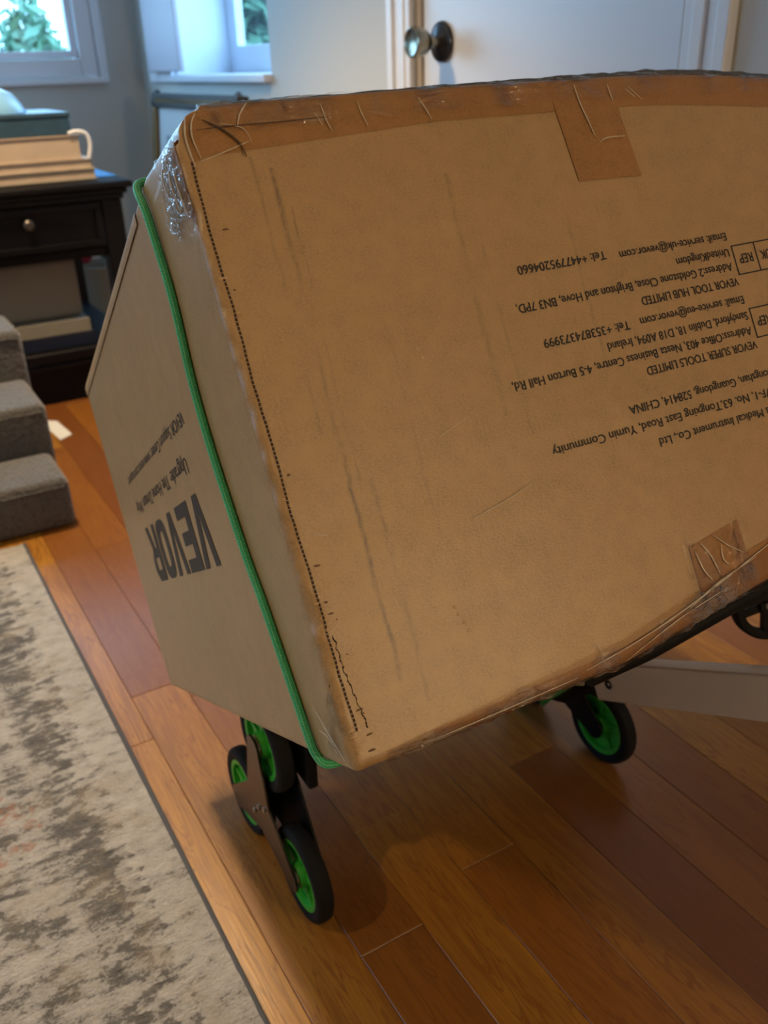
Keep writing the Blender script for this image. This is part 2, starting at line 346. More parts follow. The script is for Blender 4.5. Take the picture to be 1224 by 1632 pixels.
def tube(pts, r, seg=10, name='t', uv=False):
    pts = [Vector(p) for p in pts]; bm = bmesh.new(); rings = []
    uvl = bm.loops.layers.uv.new('UVMap') if uv else None
    T = [(pts[min(i+1, len(pts)-1)]-pts[max(i-1, 0)]).normalized() for i in range(len(pts))]
    n = T[0].orthogonal().normalized(); ls = [0.0]
    for i, p in enumerate(pts):
        if i: n = (n - T[i]*n.dot(T[i])).normalized(); ls.append(ls[-1]+(p-pts[i-1]).length)
        b = T[i].cross(n); rr = r[i] if isinstance(r, (list, tuple)) else r
        rings.append([bm.verts.new(p+rr*(math.cos(2*math.pi*k/seg)*n+math.sin(2*math.pi*k/seg)*b)) for k in range(seg)])
    for i in range(len(pts)-1):
        for k in range(seg):
            j = (k+1) % seg; f = bm.faces.new((rings[i][k], rings[i][j], rings[i+1][j], rings[i+1][k]))
            if uv:
                for l, (u, v) in zip(f.loops, ((ls[i], k), (ls[i], k+1), (ls[i+1], k+1), (ls[i+1], k))): l[uvl].uv = (u*100, v/seg)
    bm.faces.new(rings[0][::-1]); bm.faces.new(rings[-1])
    return bm
def prism(poly, z0, z1, mp=lambda x, y, z: (x, y, z)):
    bm = bmesh.new(); A = [bm.verts.new(mp(x, y, z0)) for x, y in poly]; B = [bm.verts.new(mp(x, y, z1)) for x, y in poly]
    bm.faces.new(A[::-1]); bm.faces.new(B); n = len(poly)
    for i in range(n): bm.faces.new((A[i], A[(i+1) % n], B[(i+1) % n], B[i]))
    return bm
def catmull(P, n=12):
    P = [Vector(p) for p in P]; out = []
    for i in range(len(P)-1):
        a, b, c, d = P[max(i-1, 0)], P[i], P[i+1], P[min(i+2, len(P)-1)]
        for k in range(n):
            t = k/n; out.append(.5*((2*b)+(c-a)*t+(2*a-5*b+4*c-d)*t*t+(3*b-a-3*c+d)*t**3))
    out.append(P[-1]); return out
def struct(name, bm, m, parent=None, smooth=False):
    o = obj(name, bm, m, parent, smooth)
    if parent is None: o['kind'] = 'structure'
    return o

# ------------------------------------------------------------------ room shell
T = .22
bm = bmesh.new(); box(bm, XL-.2, XR+.3, YF-.2, YB+.3, -.06, -.013)
floor = struct('floor', bm, M['subfloor'])
PW = .0913; X0 = .248
joints = {1: [.684-.62, .684, 1.30, 1.95], 0: [.35, 1.355, 2.2]}
edgesX = [X0+PW*k for k in range(-1, 13)] + [XR]
pool = []
def plank_mesh(w, l):
    bm = bmesh.new(); box(bm, 0, w-.0006, 0, l-.0008, -.012, 0)
    top = [e for e in bm.edges if all(abs(v.co.z) < 1e-6 for v in e.verts)]
    bmesh.ops.bevel(bm, geom=top, offset=.0007, segments=1, affect='EDGES')
    me = bpy.data.meshes.new('plank'); bmesh.ops.recalc_face_normals(bm, faces=bm.faces); bm.to_mesh(me); bm.free(); me.materials.append(M['plank']); return me
rs = random.Random(11)
for k in range(len(edgesX)-1):
    xa, xb = edgesX[k], edgesX[k+1]
    if xb-xa < .01: continue
    col = k-1
    if col in joints: ys = [-.45] + joints[col] + [joints[col][-1]+.7]
    else: ys = [-.45, -.45+rs.uniform(.4, .9)]
    while ys[-1] < YB: ys.append(min(YB, ys[-1]+rs.choice((.48, .62, .76, .9, 1.05))))
    ys[-1] = YB
    for a, b_ in zip(ys, ys[1:]):
        if b_-a < .02: continue
        pk = obj('plank', plank_mesh(xb-xa, b_-a), None, floor, loc=(xa, a, 0))
        pk['tone'] = rs.uniform(.5, .68) if col == -1 else (.06 if (col == 1 and abs(a-.684) < .01) else rs.random())  # plank past the wheel joint: floor shadow put into its dark tone
bm = bmesh.new(); box(bm, XL, X0-PW-.0006, YF, YB, -.012, 0); box(bm, X0-PW, XR, YF, -.4508, -.012, 0)
o = obj('plank_field', bm, M['plank'], floor); o['kind'] = 'stuff'; o['tone'] = .5
# walls, with openings for the windows
A0, A1, AZ0, AZ1 = -1.5, 1.135, 1.02, 2.10       # window in the back wall
bm = bmesh.new()
box(bm, XL-T, A0-.10, YB, YB+T, 0, ZC); box(bm, A1+.09, XR+T, YB, YB+T, 0, ZC)
box(bm, A0-.10, A1+.09, YB, YB+T, 0, .965); box(bm, A0-.10, A1+.09, YB, YB+T, AZ1+.06, ZC)
struct('wall_back', bm, M['wall'])
B0, B1, BZ0, BZ1 = 3.14, 4.12, .965, 2.10      # deep window opening in the right wall
DR0, DR1, DZ = 1.33, 2.205, 2.03                # door
T2 = .29
bm = bmesh.new()
box(bm, XR, XR+T2, YF-T, DR0-.02, 0, ZC); box(bm, XR, XR+T2, DR1+.02, B0, 0, ZC); box(bm, XR, XR+T2, B1, YB, 0, ZC)
box(bm, XR, XR+T2, DR0-.02, DR1+.02, DZ+.02, ZC); box(bm, XR, XR+T2, B0, B1, 0, BZ0); box(bm, XR, XR+T2, B0, B1, BZ1, ZC)
box(bm, XR+.12, XR+T2, DR0-.02, DR1+.02, 0, DZ+.02)
struct('wall_right', bm, M['wall'])
LW = (-2.3, .4, 1.9, 3.6)
bm = bmesh.new()                                 # left wall with two wide openings (bay side)
box(bm, XL-T, XL, YF-T, 2.2, 0, ZC); box(bm, XL-T, XL, 3.9, YB, 0, ZC)
for a, b_ in ((2.2, 3.9),): box(bm, XL-T, XL, a, b_, 0, .9); box(bm, XL-T, XL, a, b_, 2.1, ZC)
struct('wall_left', bm, M['wall'])
struct('wall_front', bx(XL-T, XR+T2, YF-T, YF, 0, ZC), M['wall'])
struct('ceiling', bx(XL-T, XR+T2, YF-T, YB+T, ZC, ZC+.1), M['ceil'])
bm = bx(XR-.018, XR, DR1+.155, B0+1.44, 0, .13, bev=.004); box(bm, XR-.018, XR, YF, DR0-.15, 0, .13, bev=.004)
struct('baseboard_right', bm, M['trim'])
bm = bx(XL, XR-.02, YB-.018, YB, 0, .13, bev=.004); struct('baseboard_back', bm, M['trim'])
# window_1 (back wall)
def frame_bars(bm, x0, x1, z0, z1, t, y0, y1, bev=.004):
    box(bm, x0, x0+t, y0, y1, z0, z1, bev=bev); box(bm, x1-t, x1, y0, y1, z0, z1, bev=bev)
    box(bm, x0+t, x1-t, y0, y1, z0, z0+t, bev=bev); box(bm, x0+t, x1-t, y0, y1, z1-t, z1, bev=bev)
bm = bmesh.new(); frame_bars(bm, A0-.095, A1+.08, .975, AZ1+.05, .075, YB-.012, YB+.10)
win1 = struct('window_1', bm, M['vinyl'])
bm = bmesh.new(); frame_bars(bm, A0-.018, A1+.004, 1.052, AZ1-.03, .03, YB+.012, YB+.07, .003)
obj('window_sash', bm, M['vinyl'], win1)
obj('pane', bx(A0+.01, A1-.024, YB+.04, YB+.046, 1.08, AZ1-.06), M['pane'], win1)
obj('window_mullion', bx(-.25, -.17, YB-.01, YB+.08, 1.05, AZ1-.02, bev=.004), M['vinyl'], win1)
obj('window_casing', bx(A1+.082, A1+.118, YB-.03, YB+.02, .955, AZ1+.06, bev=.004), M['vinyl'], win1)
obj('window_sill', bx(A0-.12, A1+.118, YB-.04, YB+.02, .948, .974, bev=.004), M['vinyl'], win1)
# window_2 (right wall, deep reveal)
bm = bmesh.new(); box(bm, XR+.25, XR+.288, B1-.10, B1-.002, BZ0, BZ1, bev=.004); box(bm, XR+.25, XR+.288, B0+.0, B0+.06, BZ0, BZ1, bev=.004)
box(bm, XR+.25, XR+.288, B0+.06, B1-.10, BZ0, 1.075, bev=.004); box(bm, XR+.25, XR+.288, B0+.06, B1-.10, BZ1-.08, BZ1, bev=.004)
win2 = struct('window_2', bm, M['vinyl'])
obj('pane', bx(XR+.268, XR+.273, B0+.06, B1-.10, 1.075, BZ1-.08), M['pane'], win2)
obj('window_sill', bx(XR-.03, XR+.25, B0-.0, B1-.0, .945, .972, bev=.004), M['vinyl'], win2)
obj('window_casing', bx(XR-.022, XR, B1, B1+.30, .945, BZ1+.08, bev=.004), M['vinyl'], win2)
obj('reveal_panel', bx(XR+.002, XR+.25, B1-.012, B1-.001, .973, BZ1-.002), M['vinyl'], win2)
obj('shutter', bx(XR-.05, XR-.026, B1-.19, B1+.21, .985, 2.05, bev=.005), simple('lavender_white_shutter', (.50, .48, .55), .5), win2)
# left wall windows
for i, (a, b_) in enumerate(((2.2, 3.9),)):
    bm = bmesh.new()
    for y in (a, (a+b_)/2-.03, b_-.06): box(bm, XL-.12, XL-.06, y, y+.06, .9, 2.1)
    box(bm, XL-.12, XL-.06, a, b_, .9, .96); box(bm, XL-.12, XL-.06, a, b_, 2.04, 2.1)
    wn = struct('window_%d' % (i+3), bm, M['vinyl'])
    obj('pane', bx(XL-.092, XL-.088, a+.06, b_-.06, .96, 2.04), M['pane'], wn)
    portal((XL-.2, (a+b_)/2, 1.5), (0, math.radians(-90), 0), 1.2, b_-a)
portal(((A0+A1)/2, YB+.2, 1.55), (math.radians(-90), 0, 0), A1-A0, 1.1)
portal((XR+T2, (B0+B1)/2, 1.53), (0, math.radians(90), 0), 1.1, B1-B0)
# door_1
door = struct('door_1', bx(XR+.012, XR+.052, DR0, DR1, .01, DZ, bev=.003), M['door'])
bm = bmesh.new(); box(bm, XR+.004, XR+.10, DR1+.0005, DR1+.0195, 0, DZ+.018); box(bm, XR+.004, XR+.10, DR0-.0195, DR0-.0005, 0, DZ+.018)
struct('trim_1', bm, M['jamb'])
bm = bmesh.new()
for a, t in ((0, .018), (.022, .022), (.052, .016), (.078, .024)):
    box(bm, XR-t, XR, DR1+.022+a, DR1+.022+a+.03, 0, DZ+.1, bev=.004)
    box(bm, XR-t, XR, DR0-.052-a, DR0-.022-a, 0, DZ+.1, bev=.004)
box(bm, XR-.02, XR, DR0-.13, DR1+.13, DZ+.02, DZ+.12, bev=.004)
struct('trim_2', bm, M['trim'])
KY, KZ = 2.116, 1.038; KX = XR+.012
kn = obj('door_rose', lathe([(0, 0), (.044, 0), (.047, -.004), (.045, -.010), (.034, -.016), (.016, -.020), (.013, -.022), (0, -.022)], 'X', 40, (KX, KY, KZ)), M['bronze'], door, smooth=True)
obj('door_knob', lathe([(0, -.02), (.013, -.021), (.012, -.040), (.020, -.046), (.029, -.056), (.034, -.072), (.0355, -.088), (.034, -.094), (.030, -.096), (.020, -.092), (0, -.089)], 'X', 40, (KX, KY, KZ)), M['nickel'], kn, smooth=30)
# ceiling fixtures
for i, (L, lb) in enumerate(((L1, 'round bronze ceiling downlight above the rug'), (L3, 'round bronze ceiling downlight nearest the back wall'))):
    e = empty('ceiling_lamp', (L[0], L[1], ZC), lb, 'lamp')
    obj('canopy', lathe([(0, 0), (.09, 0), (.09, -.015), (.02, -.03), (0, -.03)], 'Z', 32), M['nickel'], e, True)
    obj('shade', lathe([(.085, -.012), (.09, -.06), (.10, -.12), (.104, -.12), (.095, -.06), (.09, -.012)], 'Z', 32), M['bronze'], e, True)

e = empty('added_floor_lamp', (L2[0], L2[1], 0), 'added standing lamp with a bare round bulb behind the viewer', 'lamp')  # unseen stand and bulb added to carry the front light
obj('base', lathe([(0, 0), (.14, 0), (.14, .015), (.02, .03), (0, .03)], 'Z', 32), M['bronze'], e, True)
obj('pole', tube([(0, 0, .03), (0, 0, L2[2]-.09)], .011, 12), M['bronze'], e, True)
obj('bulb', lathe([(0, L2[2]-.09), (.014, L2[2]-.09), (.02, L2[2]-.05), (.03, L2[2]-.02), (.03, L2[2]+.0), (.018, L2[2]+.022), (0, L2[2]+.028)], 'Z', 24), M['lampglass'], e, True)

# ------------------------------------------------------------------ outdoors seen through the panes
lawn = struct('ground_outside', bx(-14, 16, YB+.5, 22, -.5, -.4), M['lawn'])
tag(lawn, 'green lawn outside the windows')
struct('ground_side', bx(XR+T2+.1, 16, -4, YB+.5, -.5, -.4), M['lawn'])
def shrub(name, loc, rx, ry, h, n, label, leaf=.085, seed=1):
    rg = random.Random(seed); e = empty(name, loc, label, 'shrub')
    bm = bmesh.new()
    for i in range(n):
        while True:
            u = Vector((rg.uniform(-1, 1), rg.uniform(-1, 1), rg.uniform(-1, 1)))
            if u.length < 1: break
        u = u*(.6+.4*u.length) if u.length > .2 else u
        c = Vector((u.x*rx, u.y*ry, h*.56+u.z*h*.5*(1+.25*math.sin(5*u.x+seed))))
        a = Vector((rg.uniform(-1, 1), rg.uniform(-1, 1), rg.uniform(-1, 1))).normalized(); b_ = a.orthogonal().normalized()
        s = leaf*rg.uniform(.5, 1.2)
        vs = [bm.verts.new(c+a*s), bm.verts.new(c+b_*s*.4), bm.verts.new(c-a*s), bm.verts.new(c-b_*s*.4)]
        bm.faces.new(vs)
    f = obj('foliage', bm, M['leaf'], e); f['kind'] = 'stuff'
    bm = bmesh.new()
    for k in range(5):
        a = 2*math.pi*k/5; t = tube([(0, 0, 0), (.15*rx*math.cos(a), .15*ry*math.sin(a), h*.35), (.5*rx*math.cos(a), .5*ry*math.sin(a), h*.8)], .02, 6)
        me = bpy.data.meshes.new('x'); t.to_mesh(me); t.free(); bm.from_mesh(me); bpy.data.meshes.remove(me)
    obj('stem', bm, M['bark'], e)
shrub('leafy_shrub', (1.50, 7.2, -.4), .50, .5, 1.64, 4200, 'leafy shrub outside the left window, its top at mid pane by the frame', seed=2)
shrub('leafy_shrub', (.42, 7.5, -.4), .50, .5, 1.84, 3200, 'taller leafy shrub outside the left window against the photo edge', seed=5)
shrub('leafy_tree', (3.55, 8.3, -.4), 1.1, 1.2, 3.2, 8000, 'tall leafy bush filling the pane of the right-hand window', .14, seed=8)
# ------------------------------------------------------------------ rug
def grid_rug():
    bm = bmesh.new(); xs = []; x = .1985
    while x > -1.0: xs.append(x); x -= .007
    ys = []; y = .25
    while y < 2.055: ys.append(y); y += .009
    ys.append(2.055); xs.append(-1.0)
    vs = [[bm.verts.new((x, y, .0085+.0011*noise.noise(Vector((x*110, y*80, 0)))+.0014*noise.noise(Vector((x*22, y*45, 3))))) for y in ys] for x in xs]
    for i in range(len(xs)-1):
        for j in range(len(ys)-1): bm.faces.new((vs[i][j], vs[i][j+1], vs[i+1][j+1], vs[i+1][j]))
    box(bm, -2.2, -1.0, -.9, 2.055, .0005, .0085); box(bm, -1.0, .1985, -.9, .25, .0005, .0085)
    box(bm, -1.0, .1985, .25, 2.055, .0005, .004)
    return bm
rug = empty('area_rug', (-.9, .6, 0), 'grey and cream distressed area rug on the wood floor at left', 'rug')
o = obj('pile', grid_rug(), M['rug'], rug, True); o.location = (.9, -.6, 0)
bm = tube(catmull([(.2015, -.9, .005), (.2025, .3, .005), (.201, .7, .0052), (.203, 1.2, .005), (.2015, 1.7, .005), (.202, 2.057, .005)], 30), .0042, 8)
o = obj('edge_binding', bm, M['rugedge'], rug, True); o.location = (.9, -.6, 0)

# ------------------------------------------------------------------ cardboard box
C_W = Vector((0.99822032, -0.05424938, 0.02476296)); C_D = Vector((0.05927937, 0.86317774, -0.49860821)); C_V = Vector((-0.00567435, -0.49918878, -0.86485743))
BO = Vector((0.22660366, 0.43570209, 0.54999067))
BM4 = Matrix((C_W, C_D, -C_V)).transposed().to_4x4(); BM4.translation = BO
LB, WB, DB, HB = -.007, .66, .80, .4930          # local extents: w from LB to WB, d from 0 to DB, h from 0 to HB
VT = .5015
def top_h(w_, d_):
    return HB - .004*max(0, min(1, (w_-.2)/.25)) - .022*max(0, (w_-.42)/.24)**1.5*(1 if w_ > .42 else 0) - .006*min(1, d_/.7)
def bot_h(w_, d_):
    return (max(0, w_-.24)*.125 if w_ > .24 else 0)*max(0, 1-d_*2.0) + .010*min(1, d_/.7)
def surf(w_, d_, h_, off=0.0, r=.007):
    """maps a point of the raw cuboid surface to the real, rounded and slightly crushed carton surface"""
    p = Vector((w_, d_, h_)); rr = r
    q = Vector((min(max(w_, LB+rr), WB-rr), min(max(d_, rr), DB-rr), min(max(h_, rr), HB-rr)))
    n = p-q
    if n.length > 1e-9:
        n.normalize(); p = q+n*(rr+off)
    # crushed near top-left corner
    tw, th = p.x-LB, HB-p.z; Rc = .026
    fall = max(0, 1-p.y/.11)
    if tw < Rc and th < Rc and fall > 0:
        c = Vector((Rc-tw, Rc-th)); l = c.length
        if l > Rc*.80:
            k = 1-(1-min(1, (Rc*.80+.02*max(0, off))/l))*fall*.95
            p.x = LB+Rc-c.x*k; p.z = HB-Rc+c.y*k
            p.y += .006*fall*max(0, (l/Rc-.8))
    # dents along the near left edge and the near bottom corner
    e = math.hypot(max(0, p.x-LB), max(0, p.y))
    if e < .03:
        k = (1-e/.03)**2; zz = p.z*1.0
        low = 1+1.6*max(0, 1-p.z/.14)
        nn = noise.noise(Vector((p.x*60, p.y*60, zz*75)))*.6+abs(noise.noise(Vector((3, p.x*30, zz*30))))*1.3
        a = -.0030*k*low*max(0, nn)
        p.x -= a*.8; p.y -= a*.8
    th_ = p.z/HB
    p.z = p.z + bot_h(p.x, p.y)*(1-th_) + (top_h(p.x, p.y)-HB)*th_
    return p
def seq(a, b_, fine, coarse, fl=.03):
    out = [a]; x = a
    while x < b_-1e-6:
        st = fine if (x-a < fl or b_-x < fl*1.01) else coarse
        x = min(b_, x+st); out.append(x)
    return out
def carton():
    bm = bmesh.new()
    ws = seq(LB, WB, .0018, .02); ds = seq(0, DB, .0018, .025); hs = [HB*i/190 for i in range(191)]
    cache = {}
    def V(w_, d_, h_):
        k = (round(w_, 6), round(d_, 6), round(h_, 6))
        if k not in cache: cache[k] = bm.verts.new(surf(w_, d_, h_))
        return cache[k]
    def face(us, vs, f):
        for i in range(len(us)-1):
            for j in range(len(vs)-1):
                q = [V(*f(us[i], vs[j])), V(*f(us[i+1], vs[j])), V(*f(us[i+1], vs[j+1])), V(*f(us[i], vs[j+1]))]
                q = list(dict.fromkeys(q))
                if len(q) > 2:
                    try: bm.faces.new(q)
                    except ValueError: pass
    face(ws, hs, lambda a, b_: (a, 0, b_)); face(ws, hs, lambda a, b_: (a, DB, b_))
    face(ds, hs, lambda a, b_: (LB, a, b_)); face(ds, hs, lambda a, b_: (WB, a, b_))
    face(ws, ds, lambda a, b_: (a, b_, 0)); face(ws, ds, lambda a, b_: (a, b_, HB))
    return bm
carton_e = empty('shipping_carton', (0, 0, 0), 'large taped brown cardboard shipping carton strapped tilted on the wheeled cart', 'box')
carton_e.matrix_world = BM4
obj('carton_body', carton(), M['kraft'], carton_e, True)
def patch(fn, nu, nv, off, th=0.0):
    """grid patch over the carton; fn(u,v) gives a raw cuboid surface point"""
    bm = bmesh.new(); uvl = bm.loops.layers.uv.new('UVMap')
    g = [[bm.verts.new(surf(*fn(i/nu, j/nv), off=(off(i/nu, j/nv) if callable(off) else off))) for j in range(nv+1)] for i in range(nu+1)]
    for i in range(nu):
        for j in range(nv):
            try: f = bm.faces.new((g[i][j], g[i+1][j], g[i+1][j+1], g[i][j+1]))
            except ValueError: continue
            for l, (a, b_) in zip(f.loops, ((i, j), (i+1, j), (i+1, j+1), (i, j+1))): l[uvl].uv = (a/nu, b_/nv)
    return bm
def over_top(w_, s):          # s>0: distance down the front from the top edge, s<0: back over the top
    return (w_, 0, HB-s) if s >= 0 else (w_, -s, HB)
# tape along the top edge: lower edge measured at v = .048 (left) .038 .040 .053 (right)
def tape_low(w_):
    pts = [(0, .053), (.014, .048), (.07, .0455), (.21, .0385), (.40, .0400), (.57, .0455), (.66, .052)]
    for (a, va), (b_, vb) in zip(pts, pts[1:]):
        if w_ <= b_: return (va+(vb-va)*max(0, (w_-a))/(b_-a)) - (VT-HB)
    return pts[-1][1]-(VT-HB)
o = obj('packing_tape', patch(lambda u, v: over_top(.004+u*(WB-.012), -.05+v*(tape_low(.004+u*(WB-.012))+.05)), 120, 22, .0005), M['tape'], carton_e, True)
tag(o, 'brown tape folded over the top edge')
def quad(a, b_, c, d):         # corners in (w, v) on the front face
    def f(u, v):
        p = Vector(a)*(1-u)*(1-v)+Vector(b_)*u*(1-v)+Vector(c)*u*v+Vector(d)*(1-u)*v
        return (p.x, 0, VT-p.y)
    return f
o = obj('packing_tape', patch(quad((.3245, .030), (.391, .030), (.3965, .1065), (.3285, .103)), 8, 10, .0009), M['tape'], carton_e, True)
tag(o, 'brown tape strip running down from the top edge')
def over_bottom(w_, s): return (w_, 0, s) if s >= 0 else (w_, -s, 0)
def bot_tape(a, b_, top_a, top_b, off=.0006):
    return patch(lambda u, v: over_bottom(a+u*(b_-a), -.03+v*((top_a+(top_b-top_a)*u)+.03)), 16, 14, off)
o = obj('packing_tape', bot_tape(.3325, .3925, VT-.439, VT-.4355), M['tape'], carton_e, True); tag(o, 'torn brown tape end rising from the bottom edge')
o = obj('packing_tape', bot_tape(.06, WB-.012, .009, .0235, .0003), M['tape'], carton_e, True); tag(o, 'brown tape along the bottom edge')
o = obj('packing_tape', bot_tape(.3935, WB-.012, .035, .046, .0005), M['tape'], carton_e, True)
# left end: brown tape wrapping the near top corner
def left_pt(d_, v_): return (LB, d_, min(HB, VT-v_))
o = obj('packing_tape', patch(lambda u, v: left_pt(.002+u*.030, .008+v*(.088-.045*u)), 14, 26, .0006), M['tape'], carton_e, True)
tag(o, 'brown tape end folded round the near top corner')
# stretch film
def wr(s, a): return lambda u, v: .0012+a*max(0, noise.noise(Vector((u*s*4, v*s, 1.7))))+a*.6*abs(noise.noise(Vector((u*s*9, v*s*2.2, 5))))
obj('stretch_film', patch(lambda u, v: over_top(.0+u*(WB-.008), -.02+v*.045), 200, 24, wr(9, .0022)), M['film'], carton_e, True)
obj('stretch_film', patch(lambda u, v: left_pt(.001+u*.075, .008+v*(.115-.05*u)), 60, 60, wr(8, .0022)), M['film'], carton_e, True)
obj('stretch_film', patch(lambda u, v: over_bottom(.02+u*(WB-.03), -.03+v*(.038+.022*min(1, u*1.6))), 220, 30, wr(12, .0035)), M['film_edge'], carton_e, True)
obj('stretch_film', patch(lambda u, v: left_pt(.001+u*.05*v, .435+v*.06), 40, 40, wr(7, .002)), M['film'], carton_e, True)
obj('stretch_film', patch(quad((.325, .43), (.40, .43), (.40, .50), (.325, .50)), 40, 40, wr(7, .0016)), M['film'], carton_e, True)
# film ridge along the top edge, coloured dark for the shaded gap behind
pts = [(x/120*(WB-.055)+.045, .010+.002*noise.noise(Vector((x*.3, 0, 0))), top_h(x/120*WB, 0)+.0018+.0018*min(1, x/80)+.0010*noise.noise(Vector((x*.23, 4, 0)))) for x in range(121)]
rr = [.0012+.0012*abs(noise.noise(Vector((x*.31, 9, 2))))+.0026*min(1, (x/85)**2) for x in range(121)]
M['filmshade'] = simple('shade_dark_film', (.075, .07, .07), .10, 0, 1.0, bump=1.0, bscale=240)
obj('film_ridge_shade', tube(pts, rr, 10), M['filmshade'], carton_e, True)
# creases and scratches in the film, drawn out white where it is stretched
M['crease'] = simple('whitened_film_crease', (.62, .55, .45), .35)
M['darkcrease'] = simple('dark_tape_crease', (.09, .05, .025), .6)
def front_pt(x, y): return surf(x, 0, VT-y, .0021)
def crease(pts, r, m, name='film_crease', fn=front_pt):
    P = catmull([fn(*p) for p in pts], 8); n = len(P)
    rr_ = [r*(.35+.65*math.sin(math.pi*(i+.5)/n))*(.7+.5*abs(noise.noise(Vector((i*.7, r*1e4, 0))))) for i in range(n)]
    obj(name, tube(P, rr_, 6), m, carton_e, True)
for pts, r in (([(.112, .018), (.113, .030), (.1155, .040)], .0006), ([(.105, .024), (.109, .034)], .0004), ([(.143, .018), (.144, .028), (.1465, .038)], .0006), ([(.196, .019), (.199, .025), (.2035, .038)], .0007),
               ([(.3505, .017), (.3515, .035), (.3545, .050), (.3575, .066)], .0009), ([(.360, .072), (.366, .069), (.375, .068), (.390, .0685)], .0007), ([(.386, .018), (.387, .034)], .0007), ([(.408, .022), (.420, .036)], .0004), ([(.404, .024), (.413, .033)], .0004),
               ([(.055, .012), (.047, .020), (.043, .028)], .0008), ([(.030, .026), (.046, .031), (.050, .042)], .0004), ([(.008, .052), (.028, .047), (.048, .041)], .0005), ([(.017, .010), (.010, .022), (.007, .034), (.009, .050)], .0008), ([(.004, .016), (.002, .035), (.003, .055)], .0008),
               ([(.345, .440), (.352, .455), (.356, .472)], .0008), ([(.360, .438), (.372, .452), (.388, .466)], .0006), ([(.337, .445), (.340, .462), (.346, .474)], .0008), ([(.366, .450), (.364, .462), (.369, .470)], .0007),
               ([(.20, .4935), (.26, .4885), (.33, .4830), (.42, .4700), (.50, .4590)], .0008), ([(.24, .4980), (.30, .4900), (.36, .4870)], .0006), ([(.05, .4985), (.12, .4975), (.19, .4960)], .0006), ([(.31, .4880), (.35, .4790), (.40, .4750)], .0007), ([(.215, .474), (.218, .484), (.217, .492)], .0004),
               ([(.13, .225+.06), (.16, .275)], .0003), ([(.14, .352), (.175, .345), (.20, .338)], .0004), ([(.012, .330), (.022, .333)], .0004)):
    crease(pts, r, M['crease'])
crease([(.012, .029), (.035, .0285), (.08, .0285), (.115, .0280)], .0006, M['darkcrease'], 'tape_crease')
crease([(.018, .022), (.030, .030), (.040, .041), (.043, .052)], .0011, M['darkcrease'], 'tape_crease')
def endp(d_, v_): return surf(LB, d_, VT-v_, .0022)
for pts, r in (([(.010, .030), (.012, .055), (.009, .085)], .0009), ([(.022, .025), (.026, .050), (.022, .078)], .0010), ([(.040, .022), (.044, .040), (.043, .055)], .0008), ([(.055, .03), (.060, .055), (.058, .085)], .0005),
               ([(.048, .455), (.026, .475), (.008, .492)], .0005), ([(.050, .474), (.034, .476), (.024, .482)], .0005), ([(.030, .470), (.022, .484), (.020, .491)], .0004)):
    crease(pts, r, M['crease'], 'film_crease', endp)
# perforated seam down the near edge
bm = bmesh.new(); h_ = .030
while h_ < VT-.052:
    wv = .0012+.0022*max(0, (.2-h_)/.2)+.0005*math.sin(h_*60)
    a, b_ = surf(wv-.0009, 0, h_-.0013, .00035), surf(wv+.0009, 0, h_+.0013, .00035)
    c = surf(wv+.0009, 0, h_-.0013, .00035); d = surf(wv-.0009, 0, h_+.0013, .00035)
    bm.faces.new([bm.verts.new(x) for x in (a, c, b_, d)]); h_ += .0033
o = obj('perforation', bm, M['perf'], carton_e); o['kind'] = 'stuff'
bm = bmesh.new(); pp = []
for i in range(60):
    h_ = .028+i*.0012; pp.append(surf(.0062-.0006*math.sin(i*.9)+.010*max(0, (.075-h_)/.075)+.0008*noise.noise(Vector((i*.6, 2, 2))), 0, h_, .0001))
obj('split_seam', tube(pp, [.0002+.0013*abs(noise.noise(Vector((i*.55, 0, 0)))) for i in range(60)], 5), M['perf'], carton_e)
# small punctures with torn paper lips
for (w_, v_) in ((.105, .412), (.109, .425), (.111, .432), (.106, .418), (.135, .215), (.137, .222)):
    s = .0016
    p = surf(w_, 0, VT-v_, .0002)
    bm = bmesh.new(); bmesh.ops.create_icosphere(bm, subdivisions=2, radius=s)
    for q in bm.verts: q.co = Vector((q.co.x*(1+.5*noise.noise(q.co*900)), q.co.y*.35, q.co.z))+Vector(p)
    obj('torn_nick', bm, M['torn'], carton_e)
rn = random.Random(4); M['pit'] = simple('worn_pit', (.16, .09, .045), .8)
for i in range(34):
    v_ = .34+.15*math.sqrt(rn.random()) if i > 7 else rn.uniform(.09, .33)
    w_ = rn.uniform(-.001, .006) if i % 3 else rn.uniform(.006, .013)
    p = surf(w_, 0, min(HB-.01, VT-v_), .0001); s = rn.uniform(.0006, .0013)
    bm = bmesh.new(); bmesh.ops.create_icosphere(bm, subdivisions=2, radius=s)
    for q in bm.verts: q.co = Vector((q.co.x*rn.uniform(1.2, 1.25)*(2.2 if i % 2 else 1), q.co.y*.3, q.co.z*.8))*(1+.6*noise.noise(q.co*1300+Vector((i, 0, 0))))+Vector(p)
    obj('torn_nick', bm, M['pit'] if i % 3 == 0 else M['torn'], carton_e)
# flap of the top panel showing as a raised strip along the far top of the left end
bm = patch(lambda u, v: (LB, .17+u*(DB-.175), HB-.001-v*(.0135+.004*u)), 40, 3, .0013)
obj('flap_edge', bm, M['kraft'], carton_e, True)

